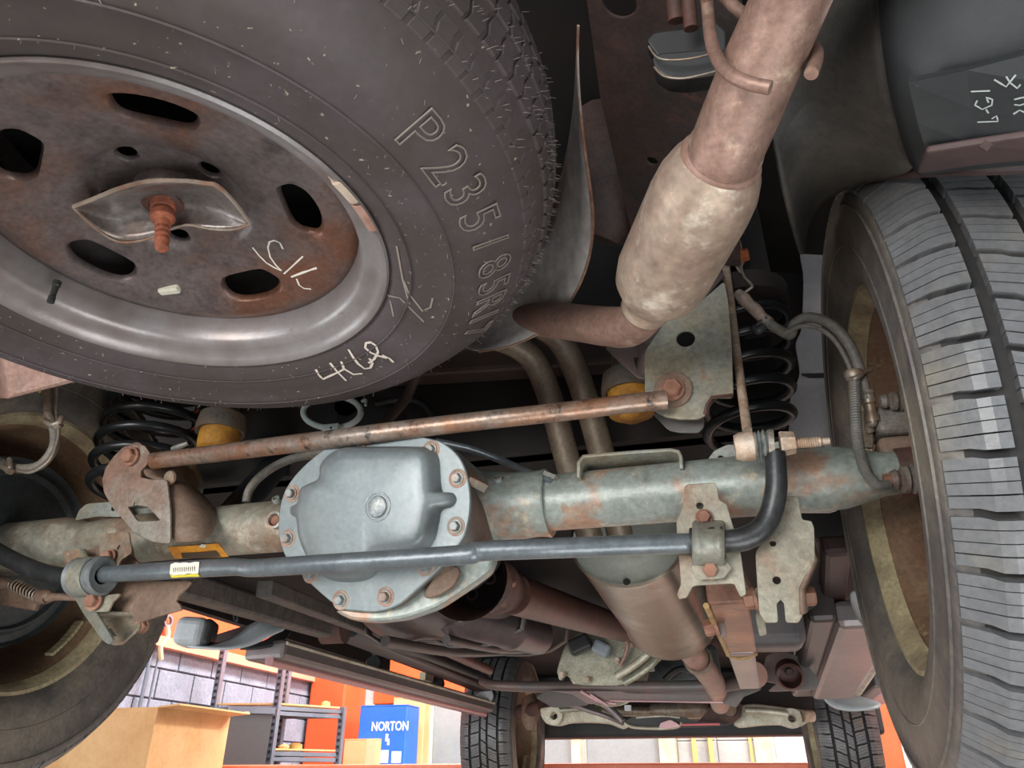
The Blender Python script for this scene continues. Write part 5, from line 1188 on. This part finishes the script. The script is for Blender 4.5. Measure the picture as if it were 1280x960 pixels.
# ================================================================ RUNNING BOARDS
rb = thing('running_board', 'long metal running board with grey end brackets on the left side', 'running board', W(420, 830, 2.4))
p = W(330, 812, 1.85); q = W(600, 884, 3.35)
bevel(build('step_bar', MB().beam(p, q, .13, .05), STEP, rb, None), .012)
o1 = Vector((.055, 0, .028))
build('pink_reflection', MB().tube([p + Vector((.02,0,-.028)), q + Vector((.02,0,-.028))], .014, 12, 1), mat('pink_reflect', '#b58c8a', rough=.3, metal=.5, bump=0), rb)  # pinkish floor reflection on the step metal, put in as a coloured strip
bevel(build('step_flange', MB().beam(p + Vector((.055,0,.010)), q + Vector((.055,0,.010)), .02, .012), STEPD, rb, None), .004)
build('bright_edge', MB().tube([p + Vector((.066,0,.014)), q + Vector((.066,0,.014))], .005, 8, 1), ALUB, rb)
e0 = build('end_cap', MB().beam(W(224,790,1.78), W(262,792,1.80), .09, .075), STEPG, rb, None); bevel(e0, .022, 4)
e1 = build('cap_shade', MB().beam(W(255,792,1.80), W(268,793,1.81), .085, .07), BLACKP, rb, None); bevel(e1, .018, 3)
sheet('end_bracket', [[(230,808,1.76),(262,811,1.77),(290,812,1.78),(318,806,1.80),(345,790,1.82),(362,786,1.86)],
                      [(228,803,1.82),(262,806,1.82),(286,802,1.83),(304,790,1.84),(318,776,1.85),(345,772,1.88)]], STEPG, rb, .006, 2)
sheet('end_bracket', [[(290,812,1.78),(322,812,1.82),(350,806,1.86),(366,790,1.9)],[(318,806,1.82),(335,800,1.85),(350,788,1.88),(362,782,1.92)]], BLACKP, rb, .006, 2)
plate('step_ledge', [(262,796),(300,784),(330,776),(318,790),(300,800),(270,803)], 1.9, .006, STEPD, rb, rnd=.2)
sheet('end_bracket', [[(566,885,3.3),(590,888,3.3),(606,884,3.3),(620,872,3.3)],[(582,874,3.3),(595,870,3.3),(604,862,3.3),(612,856,3.3)]], STEPG, rb, .008, 2)
sheet('end_bracket', [[(606,886,3.32),(618,878,3.32),(622,864,3.32)],[(600,882,3.36),(610,872,3.36),(612,858,3.36)]], BLACKP, rb, .008, 1)
for px, py, Y in ((468,831,2.5),(546,855,3.0)):
    build('mount_clamp', MB().lathe([(-.03,0),(-.03,.026),(.0,.032),(.03,.024),(.03,0)], W(px,py,Y), (.3,-1,.1), 16), BLACKP, rb)
    build('mount_stay', MB().tube([W(px,py,Y), W(px+3,py-12,Y), W(px-6,py-26,Y)], .014, 10), STEPD, rb)
build('white_clip', MB().beam(W(528,845,2.9), W(538,848,2.95), .03, .03), CREAM, rb, None)
rb2 = thing('running_board', 'short view of a shiny running board with grey foot on the right side', 'running board', W(1050, 820, 2.2))
p = W(1085, 765, 1.75); q = W(1040, 862, 2.75)
bevel(build('step_bar', MB().beam(p, q, .13, .06), STEP, rb2, None), .015)
bevel(build('step_flange', MB().beam(p + Vector((-.09,0,.03)), q + Vector((-.09,0,.03)), .06, .09), STEPD, rb2, None), .012)
build('bright_edge', MB().tube([p + Vector((.075,0,-.01)), q + Vector((.075,0,-.01))], .012, 8, 1), ALUB, rb2)
sheet('end_bracket', [[(1062,735,1.6),(1078,742,1.6),(1092,765,1.6),(1100,785,1.6)],[(1064,752,1.7),(1070,768,1.7),(1080,782,1.7),(1092,795,1.7)]], STEPG, rb2, .006, 2)
sheet('end_bracket', [[(1024,848,2.8),(1026,870,2.8),(1040,886,2.8),(1070,889,2.8),(1102,884,2.8)],[(1030,846,2.9),(1042,860,2.9),(1062,868,2.9),(1085,874,2.9),(1102,880,2.9)]], STEPG, rb2, .008, 2)
lf = thing('lift_post', 'lift post with a pinkish steel arm beyond the right running board', 'lift', (1.15, 3.2, 0))
bevel(build('post', MB().box((1.05, 3.1, 0), (1.3, 3.35, 3.6)), ORANGE, lf, None), .01)
bevel(build('swing_arm', MB().beam(W(1110,858,3.1), Vector((1.12, 3.2, W(1110,858,3.1).z)), .08, .08), ORANGE, lf, None), .01)
bevel(build('arm_bar', MB().beam(W(1064,882,3.3), W(1100,850,3.0), .05, .05), STEP, lf, None), .008)
bevel(build('arm_plate', MB().beam(W(1075,882,3.4), W(1115,860,3.1), .10, .03), PINK, lf, None), .006)
oc = thing('orange_column', 'orange steel column seen between the right running board and rear tyre', 'column', (W(1086,835,6.4).x, 6.4, 0))
x_ = W(1086,835,6.4).x
bevel(build('column_post', MB().box((x_-.09, 6.3, 0), (x_+.09, 6.5, 4.29)), ORANGE, oc, None), .01)
